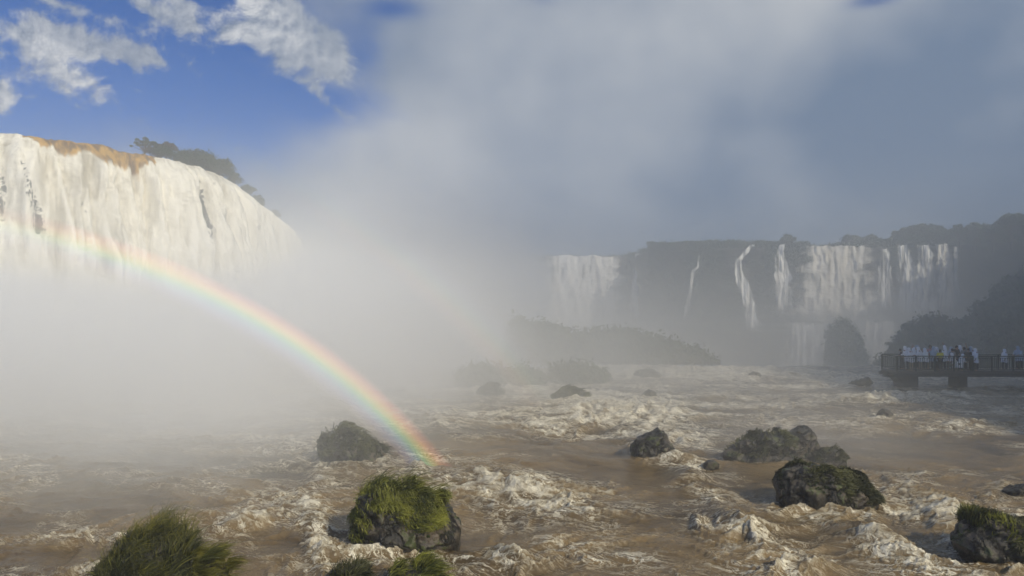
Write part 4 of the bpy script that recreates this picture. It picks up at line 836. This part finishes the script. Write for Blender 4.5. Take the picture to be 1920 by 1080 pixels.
ppl = [ # px, depth, proto key, facing degrees, label
 (1693, 55.5, ('lean', 'shirt', 'shirt_black', 'trousers_dark'), 60, 'person in dark clothes leaning at the far tip of the platform'),
 (1702, 53.5, ('lean', 'poncho', 'poncho_white', 'trousers_dark'), 40, 'hooded person in white poncho, second from the platform tip'),
 (1709, 52.8, ('lean', 'poncho', 'poncho_white', 'trousers_tan'), 80, 'bent person in white poncho close against the near railing at the tip'),
 (1713, 55.6, ('arm', 'poncho', 'poncho_white', 'trousers_dark'), 20, 'person in white poncho near the tip raising an arm high'),
 (1721, 56.6, ('photo', 'poncho', 'poncho_blue', 'trousers_dark'), 20, 'person in bluish poncho photographing behind the arm raiser'),
 (1727, 54.0, ('lean', 'poncho', 'poncho_white', 'trousers_tan'), 70, 'person in bright white poncho leaning left beside the arm raiser'),
 (1735, 54.6, ('photo', 'poncho', 'poncho_white', 'trousers_dark'), 0, 'person in white poncho holding hands to the face beside the bright leaning one'),
 (1744, 55.5, ('stand', 'shirt', 'shirt_pink', 'trousers_tan'), 150, 'person in dull pink shirt among the ponchos'),
 (1751, 54.5, ('photo', 'poncho', 'poncho_blue', 'trousers_dark'), -20, 'person in bluish poncho just right of the pink shirt'),
 (1757, 56.6, ('stand', 'poncho', 'poncho_white', 'trousers_dark'), 30, 'person in white poncho behind the yellow vest'),
 (1763, 52.9, ('stand', 'shirt', 'vest_yellow', 'trousers_dark'), 0, 'person in yellow vest standing at the near railing'),
 (1772, 54.3, ('arm', 'poncho', 'poncho_white', 'trousers_dark'), 30, 'person in white poncho with raised arm right of the yellow vest'),
 (1781, 56.0, ('lean', 'poncho', 'poncho_blue', 'trousers_dark'), -60, 'stooping person in bluish poncho at mid platform'),
 (1786, 54.6, ('stand', 'shirt', 'shirt_grey', 'trousers_dark'), 10, 'person in grey shirt at mid platform'),
 (1793, 55.4, ('stand', 'shirt', 'shirt_black', 'trousers_dark'), 200, 'person in black shirt facing the crowd at mid platform'),
 (1792, 52.75, ('crouch', 'poncho', 'poncho_white', 'trousers_tan'), 90, 'crouching person in white poncho by the near railing'),
 (1799, 52.85, ('crouch', 'poncho', 'poncho_white', 'trousers_dark'), -80, 'squatting person in white poncho facing the crouching one'),
 (1801, 56.3, ('photo', 'poncho', 'poncho_white', 'trousers_dark'), 0, 'person in white poncho photographing over the far railing'),
 (1808, 54.9, ('arm', 'shirt', 'shirt_grey', 'trousers_dark'), 0, 'person in grey shirt lifting one arm'),
 (1815, 54.2, ('stand', 'shirt', 'shirt_black', 'trousers_dark'), 160, 'person in black shirt near the walkway end of the platform'),
 (1821, 55.8, ('stand', 'shirt', 'shirt_grey', 'trousers_tan'), 30, 'tall person in grey shirt at the right of the crowd'),
 (1826, 54.6, ('lean', 'poncho', 'poncho_blue', 'trousers_dark'), 80, 'person in bluish poncho bending at the right of the crowd'),
 (1829, 52.9, ('stand', 'poncho', 'poncho_white', 'trousers_dark'), 90, 'person in white poncho standing at the start of the walkway'),
 (1884, 53.2, ('stand', 'poncho', 'poncho_white', 'trousers_dark'), 90, 'person in white poncho alone midway on the walkway'),
 (1912, 53.6, ('lean', 'poncho', 'poncho_blue', 'trousers_dark'), 110, 'person in bluish poncho last on the walkway')]
PP = {}
for i, (px, Y, key, fa_, lb) in enumerate(ppl):
    if px < 1855: Y = 52.45 + (Y - 52.7) / 3.9 * 1.4
    if key in PP: o = copy_tree(PP[key])
    else: o = PP[key] = person_proto(*key)
    x = (px - 960) / F * Y; o.location = (x, Y, dk + .005 if x < PR else dk - .035); o.rotation_euler.z = R(fa_); s_ = .88 + .17 * ((i * 37) % 10) / 10
    o.scale = (s_, s_, s_); tag(o, lb, 'person', gP)

# ------------------------------------------------------------------ the rainbows: coloured arcs standing in the spray, 42 and 51 degrees round the point opposite the sun
m = bpy.data.materials.new('bow_light'); m.use_nodes = True; E.nt = nt = m.node_tree; nt.nodes.clear()
t_ = attr('band'); st_ = attr('glow')
rmp = nt.nodes.new('ShaderNodeValToRGB'); cr_ = rmp.color_ramp; cols = [(0, (0, 0, 0)), (.10, (.03, .02, .07)), (.24, (.10, .12, .30)), (.38, (.08, .34, .46)), (.50, (.16, .60, .22)), (.62, (.72, .66, .10)), (.74, (.90, .36, .08)), (.86, (.50, .09, .04)), (1, (0, 0, 0))]
cr_.elements[0].position = 0; cr_.elements[0].color = (0, 0, 0, 1); cr_.elements[1].position = 1; cr_.elements[1].color = (0, 0, 0, 1)
for p_, c_ in cols[1:-1]: e_ = cr_.elements.new(p_); e_.color = (*c_, 1)
L(t_, rmp.inputs[0]); em = nt.nodes.new('ShaderNodeEmission'); L(rmp.outputs[0], em.inputs[0]); L(st_, em.inputs[1])
tr = nt.nodes.new('ShaderNodeBsdfTransparent'); ad = nt.nodes.new('ShaderNodeAddShader'); L(em.outputs[0], ad.inputs[0]); L(tr.outputs[0], ad.inputs[1])
mo = nt.nodes.new('ShaderNodeOutputMaterial'); L(ad.outputs[0], mo.inputs[0]); m.cycles.emission_sampling = 'NONE' if hasattr(m.cycles, 'emission_sampling') else m.cycles.emission_sampling
anti = -Vector(sd); e1 = anti.cross(Vector((0, 0, 1))).normalized(); e2 = e1.cross(anti).normalized()
def bow(name, lo, hi, rad_, str_, rev, label):
    n, r_ = 200, 24; V = np.zeros((r_, n, 3)); T = np.zeros((r_, n)); S_ = np.zeros((r_, n))
    for j in range(r_):
        th_ = R(lo + (hi - lo) * j / (r_ - 1))
        for i in range(n):
            g = math.pi * (-.05 + 1.10 * i / (n - 1)); d = anti * math.cos(th_) + (e1 * math.cos(g) + e2 * math.sin(g)) * math.sin(th_)
            p = Vector((0, 0, EYE)) + d * rad_; V[j, i] = p; T[j, i] = (1 - j / (r_ - 1)) if rev else j / (r_ - 1)
            px = 960 + F * d.x / max(d.y, .05); S_[j, i] = str_(px if d.y > .05 else -900)
    o = mesh_np(name, V, gridq(r_, n), m, attrs={'band': T, 'glow': S_}); return tag(o, label, 'rainbow')
bow('rainbow', 40.1, 42.9, 27.6, lambda px: float(np.interp(px, [-900, 40, 150, 300, 500, 700, 800, 870, 900], [0, .09, .20, .27, .33, .36, .34, .16, .06])), False, 'bright rainbow arc curving down through the spray to the water')
bow('faint_rainbow', 50.2, 53.6, 42.0, lambda px: float(np.interp(px, [300, 640, 860, 940, 1000, 1040], [0, .02, .055, .06, .03, 0])), True, 'faint second rainbow higher in the mist beyond the bright one')

# ------------------------------------------------------------------ haze and spray
def volume_box(name, lo, hi):
    v, q_ = box(lo[0], hi[0], lo[1], hi[1], lo[2], hi[2]); o = mesh_np(name, v, q_, None, smooth=False); return tag(o, None, None, None, 'stuff')
hz_ = volume_box('haze', (-640, -75, -34), (640, 680, 35.5))
m = bpy.data.materials.new('haze_air'); m.use_nodes = True; nt = E.nt = m.node_tree; nt.nodes.clear()
pv = nt.nodes.new('ShaderNodeVolumePrincipled'); pv.inputs['Color'].default_value = (.93, .96, .98, 1); pv.inputs['Density'].default_value = 0.0031; pv.inputs['Anisotropy'].default_value = 0.62
mo = nt.nodes.new('ShaderNodeOutputMaterial'); L(pv.outputs[0], mo.inputs['Volume']); hz_.data.materials.append(m)

sp = volume_box('waterfall_spray', (-110, 10, -27), (175, 262, 39))
m = bpy.data.materials.new('spray'); m.use_nodes = True; nt = E.nt = m.node_tree; nt.nodes.clear()
X_, Y_, Z_ = xyz(poss())
nz = noise(comb(X_, Y_, Z_), 0.045, 3, .5)
zp = Z_.mx(0.0); n5 = noise(comb(X_, Y_, Z_), 0.11, 4, .6)
xx = X_ + (Y_ - 30.0) * -0.06 + (n5 - 0.5) * 10.0
rx_ = xx.ss(-16.0, 2.5, 1.0, 0.0); ry_ = (Y_ + (n5 - 0.5) * 9.0).ss(15.5, 33.0)
top_ = (Z_ + (nz - 0.5) * 20.0 + (n5 - 0.5) * 11.0) - (Y_ - 25.0).mx(0.0) * 0.07
den = rx_ * ry_ * 0.20 * (top_.ss(0.0, 7.5, 1.0, 0.0) + top_.ss(0.0, 22.0, 1.0, 0.0) * 0.085) * n5.ss(0.32, 0.66, 0.25, 1.45)
far_ = (X_ + (Y_ - 60.0) * -0.25).ss(-52.0, 8.0, 1.0, 0.0) * Y_.ss(38.0, 100.0)
den = den + far_ * 0.0100 * (zp * (-1 / 60.0)).exp() * n5.ss(.34, .64, .35, 1.5) * nz.ss(.3, .65, .5, 1.3) * (X_ + Y_ * 0.30).ss(-7.0, 22.0, .10, 1.0)
def puff(x, y, z, sx, sy, sz, k_):
    a_ = (X_ - x) * (1 / sx); b_ = (Y_ - y) * (1 / sy); c_ = (Z_ - z) * (1 / sz)
    return ((a_ * a_ + b_ * b_ + c_ * c_) * -1.0).exp() * k_ * (n5 * 2.0)
for pf in ((108, 222, -3, 28, 26, 11, .045), (40, 240, -8, 30, 30, 14, .020), (70, 150, -18, 45, 45, 12, .010), (60, 82, 6, 24, 16, 14, .008), (-3, 46, 1, 17, 8, 6, .10), (6, 60, 0, 16, 10, 6, .055), (8, 140, 5, 45, 50, 26, .0018), (80, 160, 8, 50, 45, 24, .0035),
           (11.5, 29, .3, 6, 4, 1.5, .055), (12, 30, .2, 4, 3, 1.2, .06), (10, 42, 0, 14, 8, 1.8, .03)):
    den = den + puff(*pf)
# die out towards the box faces
den = den * X_.ss(-110, -95) * X_.ss(165, 174, 1, 0) * Y_.ss(11, 20) * Y_.ss(250, 261, 1, 0) * Z_.ss(28, 38.5, 1, 0)
vs = nt.nodes.new('ShaderNodeVolumeScatter'); vs.inputs['Color'].default_value = (.99, .975, .905, 1); L(den, vs.inputs['Density']); L((X_ + Y_ * 0.28).ss(-3.0, 28.0, -0.12, 0.50), vs.inputs['Anisotropy'])
mo = nt.nodes.new('ShaderNodeOutputMaterial'); L(vs.outputs[0], mo.inputs['Volume']); sp.data.materials.append(m)
m.cycles.volume_step_rate = 1.0 if hasattr(m.cycles, 'volume_step_rate') else 1
